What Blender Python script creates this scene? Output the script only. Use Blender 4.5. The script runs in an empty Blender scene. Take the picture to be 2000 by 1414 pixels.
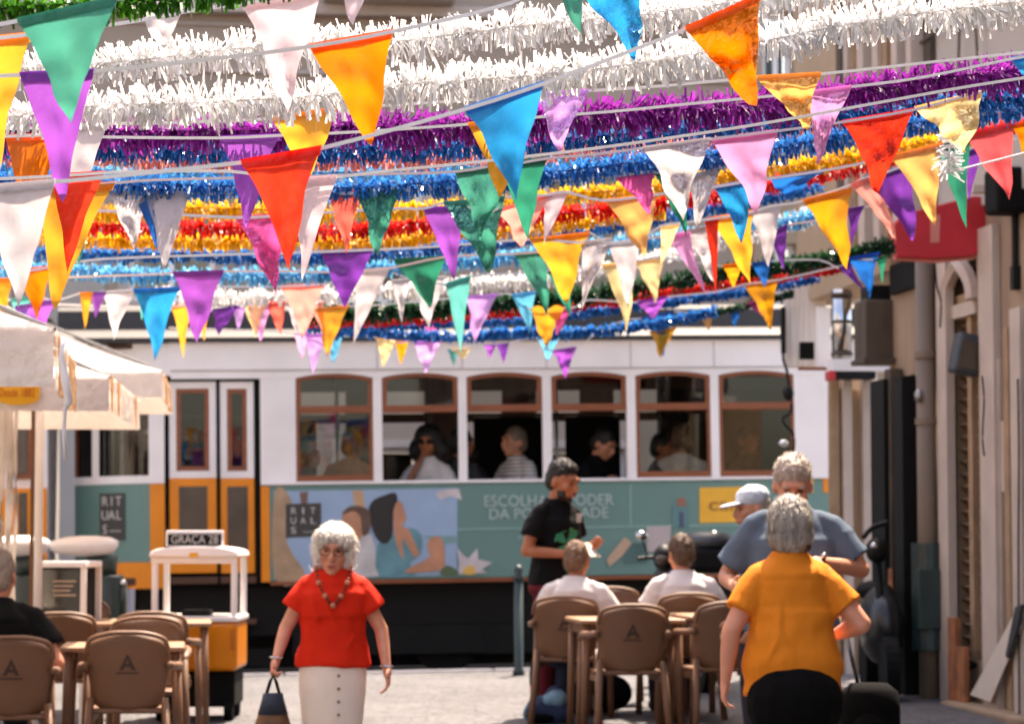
import bpy, math, random
from mathutils import Vector, Matrix, noise
R = math.radians
SC = bpy.context.scene
COL = SC.collection
# ------------------------------------------------------------------ camera
PITCH = R(3.83); FPX = 5000.0; CAM = Vector((0, 0, 1.28))
cam = bpy.data.cameras.new('camera'); camo = bpy.data.objects.new('camera', cam); COL.objects.link(camo)
cam.sensor_width = 36; cam.lens = 90; cam.clip_start = .1; cam.clip_end = 900
camo.location = CAM; camo.rotation_euler = (R(90) + PITCH, 0, 0)
cam.dof.use_dof = True; cam.dof.focus_distance = 6.6; cam.dof.aperture_fstop = 6.6; cam.dof.aperture_blades = 0
SC.camera = camo
# ------------------------------------------------------------------ sky and sun
SUN_EL, SUN_AZ = R(64), R(20)          # azimuth from +Y towards +X
wd = bpy.data.worlds.new('World'); SC.world = wd; wd.use_nodes = True
nt = wd.node_tree; bg = nt.nodes['Background']
sky = nt.nodes.new('ShaderNodeTexSky'); sky.sky_type = 'NISHITA'; sky.sun_disc = False
sky.sun_elevation = SUN_EL; sky.sun_rotation = SUN_AZ; sky.dust_density = 3.0; sky.air_density = 1.0; sky.ozone_density = .6
nt.links.new(sky.outputs[0], bg.inputs[0]); bg.inputs[1].default_value = .15
sl = bpy.data.lights.new('sun', 'SUN'); sl.energy = 4.3; sl.angle = R(.5); sl.color = (1, .94, .85)
so = bpy.data.objects.new('sun', sl); COL.objects.link(so)
sd = Vector((math.sin(SUN_AZ) * math.cos(SUN_EL), math.cos(SUN_AZ) * math.cos(SUN_EL), math.sin(SUN_EL)))
so.rotation_euler = sd.to_track_quat('Z', 'Y').to_euler(); so.location = (0, 10, 30)
vs = SC.view_settings; SC.display_settings.display_device = 'sRGB'
vs.view_transform = 'Standard'; vs.look = 'None'; vs.gamma = 1; vs.use_curve_mapping = False
vs.exposure = 1.82
try:
    vs.use_white_balance = True; vs.white_balance_temperature = 7600; vs.white_balance_tint = 16
except Exception: pass
SC.cycles.use_denoising = True; SC.cycles.max_bounces = 8; SC.cycles.transparent_max_bounces = 16
SC.cycles.caustics_reflective = False; SC.cycles.caustics_refractive = False; SC.cycles.sample_clamp_indirect = 6
rnd = random.Random(7)

# ------------------------------------------------------------------ projection helpers (turn a photo pixel at a distance into a point)
def ray(px, py):
    x, u = (px - 1000) / FPX, (707 - py) / FPX
    return Vector((x, math.cos(PITCH) - u * math.sin(PITCH), math.sin(PITCH) + u * math.cos(PITCH)))
def W(px, py, Y):
    d = ray(px, py); return CAM + d * (Y / d.y)
YAW = R(7); TY = math.tan(YAW)
def YY(px, Y): return Y / (1 - TY * (px - 1000) / FPX)
class Frame:
    def __init__(s, o, ex, ey, ez): s.o, s.ex, s.ey, s.ez = Vector(o), Vector(ex), Vector(ey), Vector(ez)
    def loc(s, px, py, v=0.0):
        d = ray(px, py); n = s.ey
        t = ((s.o + n * v - CAM).dot(n)) / d.dot(n); p = CAM + d * t - s.o
        return Vector((p.dot(s.ex), v, p.dot(s.ez)))
    def u(s, px, v=0, py=1042): return s.loc(px, py, v).x
    def w(s, py, v=0, px=1000): return s.loc(px, py, v).z
    def world(s, u, v, w): return s.o + s.ex * u + s.ey * v + s.ez * w
    def mat(s):
        m = Matrix((s.ex, s.ey, s.ez)).transposed().to_4x4(); m.translation = s.o; return m
def gz(x, y):
    z = .014 * max(-14, min(14, x))
    if y < 18.5: z += .02 * (max(y, -30) - 18.5)
    return z

# ------------------------------------------------------------------ object helpers
def link(o, parent=None):
    COL.objects.link(o)
    if parent is not None: o.parent = parent
    return o
def tag(o, label=None, cat=None, group=None, kind=None):
    if label: o['label'] = label
    if cat: o['category'] = cat
    if group: o['group'] = group
    if kind: o['kind'] = kind
    return o
def empty(name, loc=(0, 0, 0), rz=0, mtx=None, label=None, cat=None, group=None):
    o = bpy.data.objects.new(name, None); o.empty_display_size = .1; COL.objects.link(o)
    if mtx is not None: o.matrix_world = mtx
    else: o.location = loc; o.rotation_euler = (0, 0, rz)
    return tag(o, label, cat, group)
def copy_tree(o, parent=None):
    c = o.copy(); COL.objects.link(c)
    if parent is not None: c.parent = parent
    for ch in list(o.children): copy_tree(ch, c)
    return c
class MB:
    def __init__(s): s.v, s.f = [], []
    def add(s, vs_, fs):
        n = len(s.v); s.v += [tuple(p) for p in vs_]; s.f += [tuple(i + n for i in f) for f in fs]; return s
    def box(s, a, b, M=None):
        x0, y0, z0 = (min(a[i], b[i]) for i in range(3)); x1, y1, z1 = (max(a[i], b[i]) for i in range(3))
        p = [Vector(q) for q in ((x0,y0,z0),(x1,y0,z0),(x1,y1,z0),(x0,y1,z0),(x0,y0,z1),(x1,y0,z1),(x1,y1,z1),(x0,y1,z1))]
        if M is not None: p = [M @ q for q in p]
        return s.add(p, [(0,3,2,1),(4,5,6,7),(0,1,5,4),(1,2,6,5),(2,3,7,6),(3,0,4,7)])
    def loft(s, rings, cap=True):
        n = len(rings[0]); v = [p for r in rings for p in r]; f = []
        for i in range(len(rings) - 1):
            for j in range(n):
                k = (j + 1) % n; f.append((i*n+j, i*n+k, (i+1)*n+k, (i+1)*n+j))
        if cap: f.append(tuple(reversed(range(n)))); f.append(tuple((len(rings)-1)*n + j for j in range(n)))
        return s.add(v, f)
    def rings(s, data, n=20, M=None, cap=True):      # data: (cx, cy, z, rx, ry)
        rs = []
        for cx, cy, z, rx, ry in data:
            r = [Vector((cx + rx*math.cos(2*math.pi*j/n), cy + ry*math.sin(2*math.pi*j/n), z)) for j in range(n)]
            rs.append([M @ p for p in r] if M is not None else r)
        return s.loft(rs, cap)
    def cone(s, p0, p1, r0, r1, n=14):
        p0, p1 = Vector(p0), Vector(p1); d = (p1 - p0)
        q = d.to_track_quat('Z', 'Y').to_matrix()
        a, b = q @ Vector((1,0,0)), q @ Vector((0,1,0))
        rs = [[c + a*(r*math.cos(2*math.pi*j/n)) + b*(r*math.sin(2*math.pi*j/n)) for j in range(n)] for c, r in ((p0, r0), (p1, r1))]
        return s.loft(rs)
    def ell(s, c, r, M=None, nu=14, nv=9):
        c = Vector(c); v = []; f = []
        if not hasattr(r, '__len__'): r = (r, r, r)
        for i in range(1, nv):
            t = math.pi*i/nv
            for j in range(nu):
                a = 2*math.pi*j/nu; p = Vector((r[0]*math.sin(t)*math.cos(a), r[1]*math.sin(t)*math.sin(a), r[2]*math.cos(t)))
                v.append(c + (M @ p if M is not None else p))
        for i in range(nv - 2):
            for j in range(nu):
                k = (j+1) % nu; f.append((i*nu+j, (i+1)*nu+j, (i+1)*nu+k, i*nu+k))
        T = Vector((0,0,r[2])); B = Vector((0,0,-r[2])); it = len(v)
        v += [c + (M @ T if M is not None else T), c + (M @ B if M is not None else B)]
        for j in range(nu):
            k = (j+1) % nu; f.append((it, j, k)); f.append((it+1, (nv-2)*nu+k, (nv-2)*nu+j))
        return s.add(v, f)
    def cap(s, p0, p1, r0, r1):
        s.cone(p0, p1, r0, r1); s.ell(p0, r0, nu=12, nv=8); s.ell(p1, r1, nu=12, nv=8); return s
    def tube(s, pts, r, n=6):
        pts = [Vector(p) for p in pts]; rs = []
        up = Vector((0, 0, 1))
        for i, p in enumerate(pts):
            d = (pts[min(i+1, len(pts)-1)] - pts[max(i-1, 0)]).normalized()
            a = d.cross(up)
            if a.length < .05: a = d.cross(Vector((0, 1, 0)))
            a.normalize(); b = a.cross(d); rr = r[i] if hasattr(r, '__len__') else r
            rs.append([p + a*(rr*math.cos(2*math.pi*j/n)) + b*(rr*math.sin(2*math.pi*j/n)) for j in range(n)])
        return s.loft(rs)
    def prism(s, poly, d0, d1, f):       # poly: list of (a,b); f(a,b,d) -> point
        n = len(poly); v = [f(a, b, d0) for a, b in poly] + [f(a, b, d1) for a, b in poly]
        fs = [tuple(range(n)), tuple(reversed(range(n, 2*n)))] + [(i, n+i, n+(i+1) % n, (i+1) % n) for i in range(n)]
        return s.add(v, fs)
    def build(s, name, m, parent=None, smooth=False, bevel=0, remesh=0, sm=0, kind=None, label=None, cat=None, group=None):
        me = bpy.data.meshes.new(name); me.from_pydata(s.v, [], s.f); me.validate()
        import bmesh
        bm = bmesh.new(); bm.from_mesh(me); bmesh.ops.recalc_face_normals(bm, faces=bm.faces); bm.to_mesh(me); bm.free()
        if m is not None: me.materials.append(m)
        if smooth: me.polygons.foreach_set('use_smooth', [True]*len(me.polygons))
        o = link(bpy.data.objects.new(name, me), parent)
        if remesh:
            k = o.modifiers.new('remesh', 'REMESH'); k.mode = 'VOXEL'; k.voxel_size = remesh; k.use_smooth_shade = True
            if sm: k = o.modifiers.new('smooth', 'SMOOTH'); k.iterations = sm; k.factor = .5
        if bevel:
            k = o.modifiers.new('bevel', 'BEVEL'); k.width = bevel; k.segments = 2; k.limit_method = 'ANGLE'
        return tag(o, label, cat, group, kind)
def box(name, a, b, m, parent=None, bevel=0, **k): return MB().box(a, b).build(name, m, parent, bevel=bevel, **k)
def smooth_line(pts, n=6):
    out = []; P = [Vector(p) for p in pts]
    for i in range(len(P) - 1):
        p0, p1, p2, p3 = P[max(i-1, 0)], P[i], P[i+1], P[min(i+2, len(P)-1)]
        for j in range(n):
            t = j / n
            out.append(.5*((2*p1) + (p2-p0)*t + (2*p0-5*p1+4*p2-p3)*t*t + (3*p1-p0-3*p2+p3)*t**3))
    out.append(P[-1]); return out
def text(name, body, m, parent, origin, size, ax=(1,0,0), up=(0,0,1), depth=.002, align='CENTER', width=None, label=None):
    cu = bpy.data.curves.new(name, 'FONT'); cu.body = body; cu.size = size; cu.align_x = align; cu.align_y = 'CENTER'; cu.extrude = depth
    cu.resolution_u = 3
    t = bpy.data.objects.new('tmp', cu); COL.objects.link(t)
    me = bpy.data.meshes.new_from_object(t.evaluated_get(bpy.context.evaluated_depsgraph_get()))
    bpy.data.objects.remove(t)
    ax, up = Vector(ax), Vector(up); nrm = ax.cross(up)
    xs = [v.co.x for v in me.vertices]; k = 1
    if width and xs: k = width / (max(xs) - min(xs))
    for v in me.vertices:
        c = v.co.copy(); v.co = Vector(origin) + ax*(c.x*k) + up*c.y + nrm*c.z
    me.materials.clear(); me.materials.append(m)
    return tag(link(bpy.data.objects.new(name, me), parent), label)

# ------------------------------------------------------------------ materials
def lin(c):
    return tuple(((x/255)/12.92 if x/255 <= .04045 else ((x/255+.055)/1.055)**2.4) for x in c)
def nodes(name):
    m = bpy.data.materials.new(name); m.use_nodes = True
    return m, m.node_tree, m.node_tree.nodes['Principled BSDF']
def noise_col(t, rgb, var, scale, detail=4, coord='Object', stretch=None):
    tc = t.nodes.new('ShaderNodeTexCoord'); nz = t.nodes.new('ShaderNodeTexNoise')
    nz.inputs['Scale'].default_value = scale; nz.inputs['Detail'].default_value = detail
    src = tc.outputs[coord]
    if stretch:
        mp = t.nodes.new('ShaderNodeMapping'); mp.inputs['Scale'].default_value = stretch; t.links.new(src, mp.inputs[0]); src = mp.outputs[0]
    t.links.new(src, nz.inputs['Vector'])
    mr = t.nodes.new('ShaderNodeMapRange'); mr.inputs['From Min'].default_value = .3; mr.inputs['From Max'].default_value = .7
    t.links.new(nz.outputs[0], mr.inputs['Value'])
    mx = t.nodes.new('ShaderNodeMix'); mx.data_type = 'RGBA'
    c = lin(rgb)
    mx.inputs['A'].default_value = (*[max(0, x*(1-var)) for x in c], 1); mx.inputs['B'].default_value = (*[min(1, x*(1+var*.7)) for x in c], 1)
    t.links.new(mr.outputs[0], mx.inputs['Factor'])
    return mx.outputs['Result'], src
def bump(t, src, scale, strength, dist=.01, detail=5):
    nz = t.nodes.new('ShaderNodeTexNoise'); nz.inputs['Scale'].default_value = scale; nz.inputs['Detail'].default_value = detail
    t.links.new(src, nz.inputs['Vector'])
    b = t.nodes.new('ShaderNodeBump'); b.inputs['Strength'].default_value = strength; b.inputs['Distance'].default_value = dist
    t.links.new(nz.outputs[0], b.inputs['Height']); return b.outputs[0]
def mat(name, rgb, rough=.6, metal=0, var=.12, scale=6, bmp=.15, bscale=60, spec=.5, stretch=None, dist=.01):
    m, t, p = nodes(name)
    col, src = noise_col(t, rgb, var, scale, stretch=stretch)
    t.links.new(col, p.inputs['Base Color']); p.inputs['Roughness'].default_value = rough; p.inputs['Metallic'].default_value = metal
    p.inputs['Specular IOR Level'].default_value = spec
    if bmp: t.links.new(bump(t, src, bscale, bmp, dist), p.inputs['Normal'])
    return m
def film(name, rgb, foil=False, trans=.5):
    m, t, p = nodes(name)
    col, src = noise_col(t, rgb, .04, 5)
    t.links.new(col, p.inputs['Base Color']); p.inputs['Roughness'].default_value = .16 if foil else .36
    p.inputs['Specular IOR Level'].default_value = 1.0 if foil else .5; p.inputs['Metallic'].default_value = .65 if foil else 0
    nrm = bump(t, src, 22 if foil else 14, .9 if foil else .6, .05, 3); t.links.new(nrm, p.inputs['Normal'])
    tr = t.nodes.new('ShaderNodeBsdfTranslucent'); t.links.new(col, tr.inputs[0])
    mx = t.nodes.new('ShaderNodeMixShader'); mx.inputs[0].default_value = trans
    t.links.new(p.outputs[0], mx.inputs[1]); t.links.new(tr.outputs[0], mx.inputs[2])
    t.links.new(mx.outputs[0], t.nodes['Material Output'].inputs[0]); return m
def glass(name, tint=(235, 235, 230), gloss=.12):
    m, t, p = nodes(name); t.nodes.remove(p)
    tr = t.nodes.new('ShaderNodeBsdfTransparent'); tr.inputs[0].default_value = (*lin(tint), 1)
    gl = t.nodes.new('ShaderNodeBsdfGlossy'); gl.inputs['Roughness'].default_value = .02
    fr = t.nodes.new('ShaderNodeFresnel'); fr.inputs[0].default_value = 1.5
    ad = t.nodes.new('ShaderNodeMath'); ad.operation = 'ADD'; ad.inputs[1].default_value = -.005; t.links.new(fr.outputs[0], ad.inputs[0])
    mx = t.nodes.new('ShaderNodeMixShader'); t.links.new(ad.outputs[0], mx.inputs[0])
    t.links.new(tr.outputs[0], mx.inputs[1]); t.links.new(gl.outputs[0], mx.inputs[2])
    t.links.new(mx.outputs[0], t.nodes['Material Output'].inputs[0]); return m
M = {}
M['white_paint'] = mat('white_paint', (244, 239, 237), .35, var=.09, scale=1.6, bmp=.05)
M['orange_paint'] = mat('orange_paint', (238, 138, 2), .35, var=.08, scale=3, bmp=.05)
M['teal_print'] = mat('teal_print', (100, 138, 131), .4, var=.05, scale=2, bmp=.04)
M['dark_roof'] = mat('dark_roof', (48, 46, 44), .6, var=.2)
M['wood_frame'] = mat('wood_frame', (140, 76, 42), .45, var=.25, scale=5, stretch=(1, 1, 8))
M['dark_wood'] = mat('dark_wood', (82, 48, 30), .5, var=.25, scale=5)
M['black_metal'] = mat('black_metal', (11, 11, 11), .55, var=.3, spec=.25)
M['black_rubber'] = mat('black_rubber', (9, 9, 9), .8, var=.3, spec=.2)
M['steel'] = mat('steel', (150, 150, 150), .3, .9, var=.15)
M['chrome'] = mat('chrome', (200, 200, 200), .15, 1, var=.05, bmp=.02)
M['green_metal'] = mat('green_metal', (38, 56, 54), .4, var=.2)
M['glass'] = glass('glass')
M['asphalt'] = mat('asphalt', (44, 45, 52), .85, var=.25, scale=4, bmp=.5, bscale=200)
M['stone_kerb'] = mat('stone_kerb', (205, 198, 190), .8, var=.14, scale=5, bmp=.4, bscale=40)
M['chair_resin'] = mat('chair_resin', (116, 82, 58), .5, var=.08, scale=4, bmp=.05)
M['table_top'] = mat('table_top', (156, 122, 94), .4, var=.08, bmp=.05)
M['beige_wall'] = mat('beige_wall', (170, 150, 133), .85, var=.1, scale=1.2, bmp=.25, bscale=12)
M['tan_wall'] = mat('tan_wall', (178, 152, 124), .85, var=.14, scale=1.2, bmp=.25, bscale=12)
M['pale_wall'] = mat('pale_wall', (234, 226, 216), .85, var=.08, scale=1.2, bmp=.2, bscale=12)
M['grey_wall'] = mat('grey_wall', (176, 167, 158), .85, var=.08, scale=1.0, bmp=.2, bscale=12)
M['cream_wall'] = mat('cream_wall', (148, 124, 101), .85, var=.34, scale=2.2, bmp=.3, bscale=14, stretch=(1, 1, .4))
M['stone_trim'] = mat('stone_trim', (190, 173, 160), .8, var=.12, scale=3, bmp=.2)
M['dirty_metal'] = mat('dirty_metal', (94, 80, 68), .6, .3, var=.45, scale=3, stretch=(1, 1, .5))
M['pipe_paint'] = mat('pipe_paint', (116, 98, 82), .5, var=.2, scale=2, stretch=(1, 1, .4))
M['red_sign'] = mat('red_sign', (198, 44, 54), .4, var=.1)
M['rust_wood'] = mat('rust_wood', (150, 92, 56), .8, var=.5, scale=7)
M['canvas'] = film('canvas', (244, 238, 232), trans=.42)
M['canvas_tan'] = film('canvas_tan', (222, 182, 132), trans=.35)
M['badge'] = mat('badge', (240, 170, 10), .6, var=.04)
M['badge_ink'] = mat('badge_ink', (214, 112, 10), .6)
M['cord'] = mat('cord', (240, 236, 232), .6, var=.05)
M['dark_inside'] = mat('dark_inside', (15, 13, 12), .8, var=.3, spec=.2)  # near-black colour standing in for the shade of unlit insides
M['paper'] = mat('paper', (214, 200, 184), .7, var=.05)
# ================================================================== ground, kerb, road
EX = Vector((math.cos(YAW), math.sin(YAW), 0)); EY = Vector((-math.sin(YAW), math.cos(YAW), 0)); EZ = Vector((0, 0, 1))
K0 = Vector((0, 24.3, 0))
STEP = .12
def street(u, v): return K0 + EX*u + EY*v
def cobble():
    m, t, p = nodes('cobble_stone')
    tc = t.nodes.new('ShaderNodeTexCoord'); vo = t.nodes.new('ShaderNodeTexVoronoi'); vo.inputs['Scale'].default_value = 11
    t.links.new(tc.outputs['Object'], vo.inputs['Vector'])
    nz = t.nodes.new('ShaderNodeTexNoise'); nz.inputs['Scale'].default_value = .7; nz.inputs['Detail'].default_value = 6; t.links.new(tc.outputs['Object'], nz.inputs['Vector'])
    bw = t.nodes.new('ShaderNodeSeparateColor'); t.links.new(vo.outputs['Color'], bw.inputs[0])
    ad = t.nodes.new('ShaderNodeMath'); ad.operation = 'MULTIPLY_ADD'; ad.inputs[1].default_value = .45
    t.links.new(bw.outputs[0], ad.inputs[0]); t.links.new(nz.outputs[0], ad.inputs[2])
    cr = t.nodes.new('ShaderNodeValToRGB'); e = cr.color_ramp.elements
    e[0].position = .3; e[0].color = (*lin((46, 45, 47)), 1); e[1].position = .95; e[1].color = (*lin((83, 82, 86)), 1)
    t.links.new(ad.outputs[0], cr.inputs[0]); t.links.new(cr.outputs[0], p.inputs['Base Color']); p.inputs['Roughness'].default_value = .7
    v2 = t.nodes.new('ShaderNodeTexVoronoi'); v2.feature = 'DISTANCE_TO_EDGE'; v2.inputs['Scale'].default_value = 11; t.links.new(tc.outputs['Object'], v2.inputs['Vector'])
    mr = t.nodes.new('ShaderNodeMapRange'); mr.inputs['From Max'].default_value = .12; t.links.new(v2.outputs['Distance'], mr.inputs[0])
    b = t.nodes.new('ShaderNodeBump'); b.inputs['Strength'].default_value = .6; b.inputs['Distance'].default_value = .02
    t.links.new(mr.outputs[0], b.inputs['Height']); t.links.new(b.outputs[0], p.inputs['Normal']); return m
M['cobble'] = cobble()
def sheet(name, us, vrows, m, dz=0):
    mb = MB(); vv = []
    for v, off in vrows:
        for u in us:
            p = street(u, v); vv.append((p.x, p.y, gz(p.x, p.y) + off + dz))
    n = len(us); ff = [(i*n+j, i*n+j+1, (i+1)*n+j+1, (i+1)*n+j) for i in range(len(vrows)-1) for j in range(n-1)]
    return mb.add(vv, ff).build(name, m, kind='structure')
us = [-400, -150, -60, -30] + list(range(-16, 17, 2)) + [30, 60, 150, 400]
sheet('ground', us, [(-300, 0), (-100, 0), (-55, 0), (-40, 0), (-30, 0), (-24, 0), (-18, 0), (-14, 0), (-10, 0), (-8, 0), (-6, 0), (-5.5, 0), (-3, 0), (-.26, 0), (-.25, -STEP), (6, -STEP), (10, -STEP), (100, -STEP), (400, -STEP)], M['cobble'])
sheet('road', us, [(0, -STEP+.004), (2, -STEP+.004), (5.2, -STEP+.004)], M['asphalt'])
kerb = empty('kerb', (0, 0, 0)); kerb['kind'] = 'structure'
u = -9.0
kme = None
while u < 9:
    L = .98
    p = street(u, -.13); q = street(u + L, -.13)
    if kme is None:
        o = MB().box((0, -.125, -.2), (L-.012, .125, .02)).build('kerb_stone', M['stone_kerb'], kerb, bevel=.015); kme = o.data
    else:
        o = link(bpy.data.objects.new('kerb_stone', kme), kerb); b = o.modifiers.new('bevel', 'BEVEL'); b.width = .015; b.segments = 2
    o.location = (p.x, p.y, gz(p.x, p.y)); o.rotation_euler = (0, -.0138, YAW); u += L
for k, vv in enumerate((1.35, 2.28)):
    mb = MB(); pts = [street(x, vv) for x in range(-30, 31, 3)]
    a = [Vector((p.x, p.y, gz(p.x, p.y) - STEP + .012)) for p in pts]
    rs = [[p + EY*-.035, p + EY*.035, p + EY*.035 - EZ*.05, p - EY*.035 - EZ*.05] for p in a]
    mb.loft(rs).build('tram_rail', M['steel'], kind='structure')

# ================================================================== the tram
TAU = .0145
tx = Vector((math.cos(YAW)*math.cos(TAU), math.sin(YAW)*math.cos(TAU), math.sin(TAU)))
tz = tx.cross(EY).normalized() * 1.0
TO = Vector((0, 25.5, -STEP)); T = Frame(TO, tx, EY, tz)
tram = empty('tram', mtx=T.mat(), label='white and orange electric tram with teal advert and wooden windows crossing the street end', cat='tram')
def tb(name, u0, u1, w0, w1, v0, v1, m, parent=None, bevel=.006, **k):
    return MB().box((u0, v0, w0), (u1, v1, w1)).build(name, m, parent or tram, bevel=bevel, **k)
wSK, wSL = T.w(1128, px=900), T.w(946, px=640)          # skirt bottom, sill rail bottom
wWB, wWT = T.w(937, px=900), T.w(737, px=820)           # window bottom, spring of the arched top
wFT = T.w(667, px=930)                                   # top of the white band
wTR = T.w(797, px=820)
uL, uR = T.u(512), T.u(1720)
WINS = [(T.u(a), T.u(b)) for a, b in ((580, 731), (749, 898), (915, 1063), (1081, 1228), (1246, 1392), (1409, 1556))]
WD = 2.25
tb('floor', uL-1.9, uR, wSK-.02, wSK+.05, .05, WD, M['dark_wood'])
tb('lower_panel', uL+.02, uR, wSK, wSL-.004, 0, .05, M['teal_print'])
tb('corner_strip', uL-.01, uL+.075, wSK-.012, wSL-.008, -.012, .04, M['orange_paint'], label='orange corner strip beside the door')
tb('skirt_trim', uL+.076, uR, wSK-.045, wSK-.004, -.008, .05, M['wood_frame'])
tb('sill_rail', uL-.01, uR, wSL, wWB, -.025, .06, M['white_paint'])
# posts between windows
edges = [uL-.01] + [x for w in WINS for x in w] + [uR]
for i in range(0, len(edges), 2):
    tb('window_post', edges[i], edges[i+1], wWB+.001, wWT+.06, -.006, .055, M['white_paint'])
# letterboard whose lower edge is arched over every window
def arch(u0, u1, n=10): return [(u0 + (u1-u0)*i/n, wWT + .045*math.sin(math.pi*i/n)**.8) for i in range(n+1)]
low = [(T.u(335), wWT)]
for a, b in WINS: low += arch(a, b)
low += [(uR, wWT)]
top = [(uR, wFT), (T.u(335), wFT)]
def tf(a, b, d): return Vector((a, d, b))
# split into convex strips so that the arches stay clean
mb = MB(); pts = low
for i in range(len(pts)-1):
    if pts[i+1][0]-pts[i][0] < 1e-5: continue
    mb.prism([(pts[i][0], pts[i][1]), (pts[i+1][0], pts[i+1][1]), (pts[i+1][0], wFT), (pts[i][0], wFT)], -.012, .05, tf)
mb.build('letterboard', M['white_paint'], tram)
tb('cornice', T.u(330), uR, wFT-.01, wFT+.045, -.05, .1, M['white_paint'], bevel=.015)
# roof
mb = MB(); prof = [(-.06, wFT+.05), (.1, wFT+.12), (.45, wFT+.17), (.5, wFT+.36), (.7, wFT+.42), (1.15, wFT+.45), (1.6, wFT+.42), (1.8, wFT+.36), (1.85, wFT+.17), (2.2, wFT+.12), (2.33, wFT+.05), (2.33, wFT+.0), (-.06, wFT+.0)]
mb.loft([[Vector((x, v, w)) for v, w in prof] for x in (uL-2.0, uL-1.4, 0, uR)])
mb.build('roof', M['dark_roof'], tram, smooth=False)
# far side with window openings
fv0, fv1 = WD-.05, WD
tb('far_panel', uL-1.2, uR, wSK, wSL+.05, fv0, fv1, M['dark_wood'])
tb('far_header', uL-1.2, uR, wWT-.02, wFT, fv0, fv1, M['dark_wood'])
for i in range(0, len(edges), 2):
    tb('far_post', edges[i]-.14, edges[i+1]+.14, wSL+.05, wWT-.02, fv0, fv1, M['dark_wood'])
tb('far_transom', uL, uR, wTR-.05, wTR+.05, fv0+.005, fv1-.005, M['dark_wood'])
tb('far_dark_sheet', WINS[5][0]-.2, WINS[5][1]+.5, wSL+.05, wWT-.02, fv0-.02, fv0-.003, M['dark_inside'])  # dark sheets added over the far windows so the inside looks unlit
tb('far_dark_sheet', WINS[0][0]-.1, WINS[0][0]+.3, wSL+.05, wTR, fv0-.02, fv0-.003, M['dark_inside'])
tb('far_dark_sheet', WINS[2][0]+.3, WINS[3][0]+.25, wSL+.05, wTR, fv0-.02, fv0-.003, M['dark_inside'])
tb('far_dark_sheet', WINS[3][0]+.45, WINS[4][0]+.2, wSL+.05, wTR, fv0-.02, fv0-.003, M['dark_inside'])
tb('ceiling', uL-1.5, uR, wFT-.05, wFT-.004, .06, WD-.06, M['dark_wood'])
tb('end_wall', uR-.05, uR, wSK, wFT, .06, WD, M['white_paint'])
# windows: frame, sashes, panes
def wframe(u0, u1, wb, full):
    g = .035; fr = MB()
    for i, (a, b) in enumerate(zip(arch(u0+.002, u1-.002)[:-1], arch(u0+.002, u1-.002)[1:])):
        fr.prism([(a[0], a[1]-.042), (b[0], b[1]-.042), (b[0], b[1]-.002), (a[0], a[1]-.002)], .0, .045, tf)
    fr.box((u0+.002, .0, wTR), (u0+g+.012, .045, wWT-.03)); fr.box((u1-g-.012, .0, wTR), (u1-.002, .045, wWT-.03))
    if full:
        fr.box((u0+.002, .0, wb), (u0+g, .045, wTR)); fr.box((u1-g, .0, wb), (u1-.002, .045, wTR)); fr.box((u0+.002, -.002, wb+.001), (u1-.002, .046, wb+.06))
    o = fr.build('window_frame', M['wood_frame'], tram, bevel=.004)
    MB().box((u0+.002, -.006, wTR-.042), (u1-.002, .05, wTR+.03)).build('transom', M['wood_frame'], o, bevel=.006)
    MB().box((u0+.04, .018, wTR+.03), (u1-.04, .024, wWT-.01)).build('pane', M['glass'], o)
    if full: MB().box((u0+.035, .018, wb+.06), (u1-.035, .024, wTR-.04)).build('pane', M['glass'], o)
for i, (a, b) in enumerate(WINS): wframe(a, b, wWB, i in (0, 4, 5))
# seats
seatw = wSK + .5
for i, (a, b) in enumerate(WINS):
    for vv in (.3, 1.35):
        mb = MB().box((a+.12, vv, seatw-.05), (b-.14, vv+.75, seatw)).box((b-.2, vv, seatw), (b-.14, vv+.75, seatw+.42)).box((a+.2, vv+.3, wSK+.05), (a+.26, vv+.4, seatw-.05))
        mb.build('bench_seat', M['dark_wood'], tram)
# grab poles
for px in (672, 862, 1120, 1330):
    MB().cone((T.u(px), 1.1, wSK+.05), (T.u(px), 1.1, wFT-.05), .018, .018, 8).build('grab_pole', M['steel'], tram, smooth=True)
# advert prints on the lower panel (flat, a few mm proud)
AD = -.003
def ad(name, poly, m, d=AD, label=None):
    if any(k in name for k in ('face', 'hair', 'shirt', 'knee', 'greenery', 'centre', 'rock')):      # rounded outlines
        q = [Vector((a, b)) for a, b in poly]; n = len(q); r = []
        for i in range(n):
            a, b, c, e = q[i-1], q[i], q[(i+1) % n], q[(i+2) % n]
            for t in (0, .33, .66): r.append(.5*(2*b + (c-a)*t + (2*a-5*b+4*c-e)*t*t + (3*b-a-3*c+e)*t**3))
        poly = [(v.x, v.y) for v in r]
    P = [T.loc(px, py, 0) for px, py in poly]
    return MB().prism([(p.x, p.z) for p in P], d, .02 if d > -.0035 else d+.003, tf).build(name, m, tram, label=label)
def pm(n, c, r=.45): 
    M[n] = mat(n, c, r, var=.22 if n in ('print_skin', 'print_black', 'print_brown', 'print_blue', 'print_white', 'print_rock', 'print_petal', 'print_jar') else .07, scale=5, bmp=0); return M[n]
ad('advert_photo', [(535, 959), (893, 953), (893, 1122), (535, 1131)], pm('print_sky', (150, 176, 204)), label='printed beach photograph in the advert')
ad('advert_rock', [(536, 962), (560, 961), (572, 1000), (560, 1060), (600, 1129), (536, 1130)], pm('print_rock', (176, 146, 116)), -.006)
ad('advert_driftwood', [(688, 958), (708, 957), (722, 1050), (715, 1080), (704, 1060)], pm('print_wood', (198, 158, 120)), -.006)
ad('advert_driftwood', [(585, 961), (602, 960), (600, 985), (588, 985)], pm('print_wood2', (120, 92, 78)), -.006)
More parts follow.
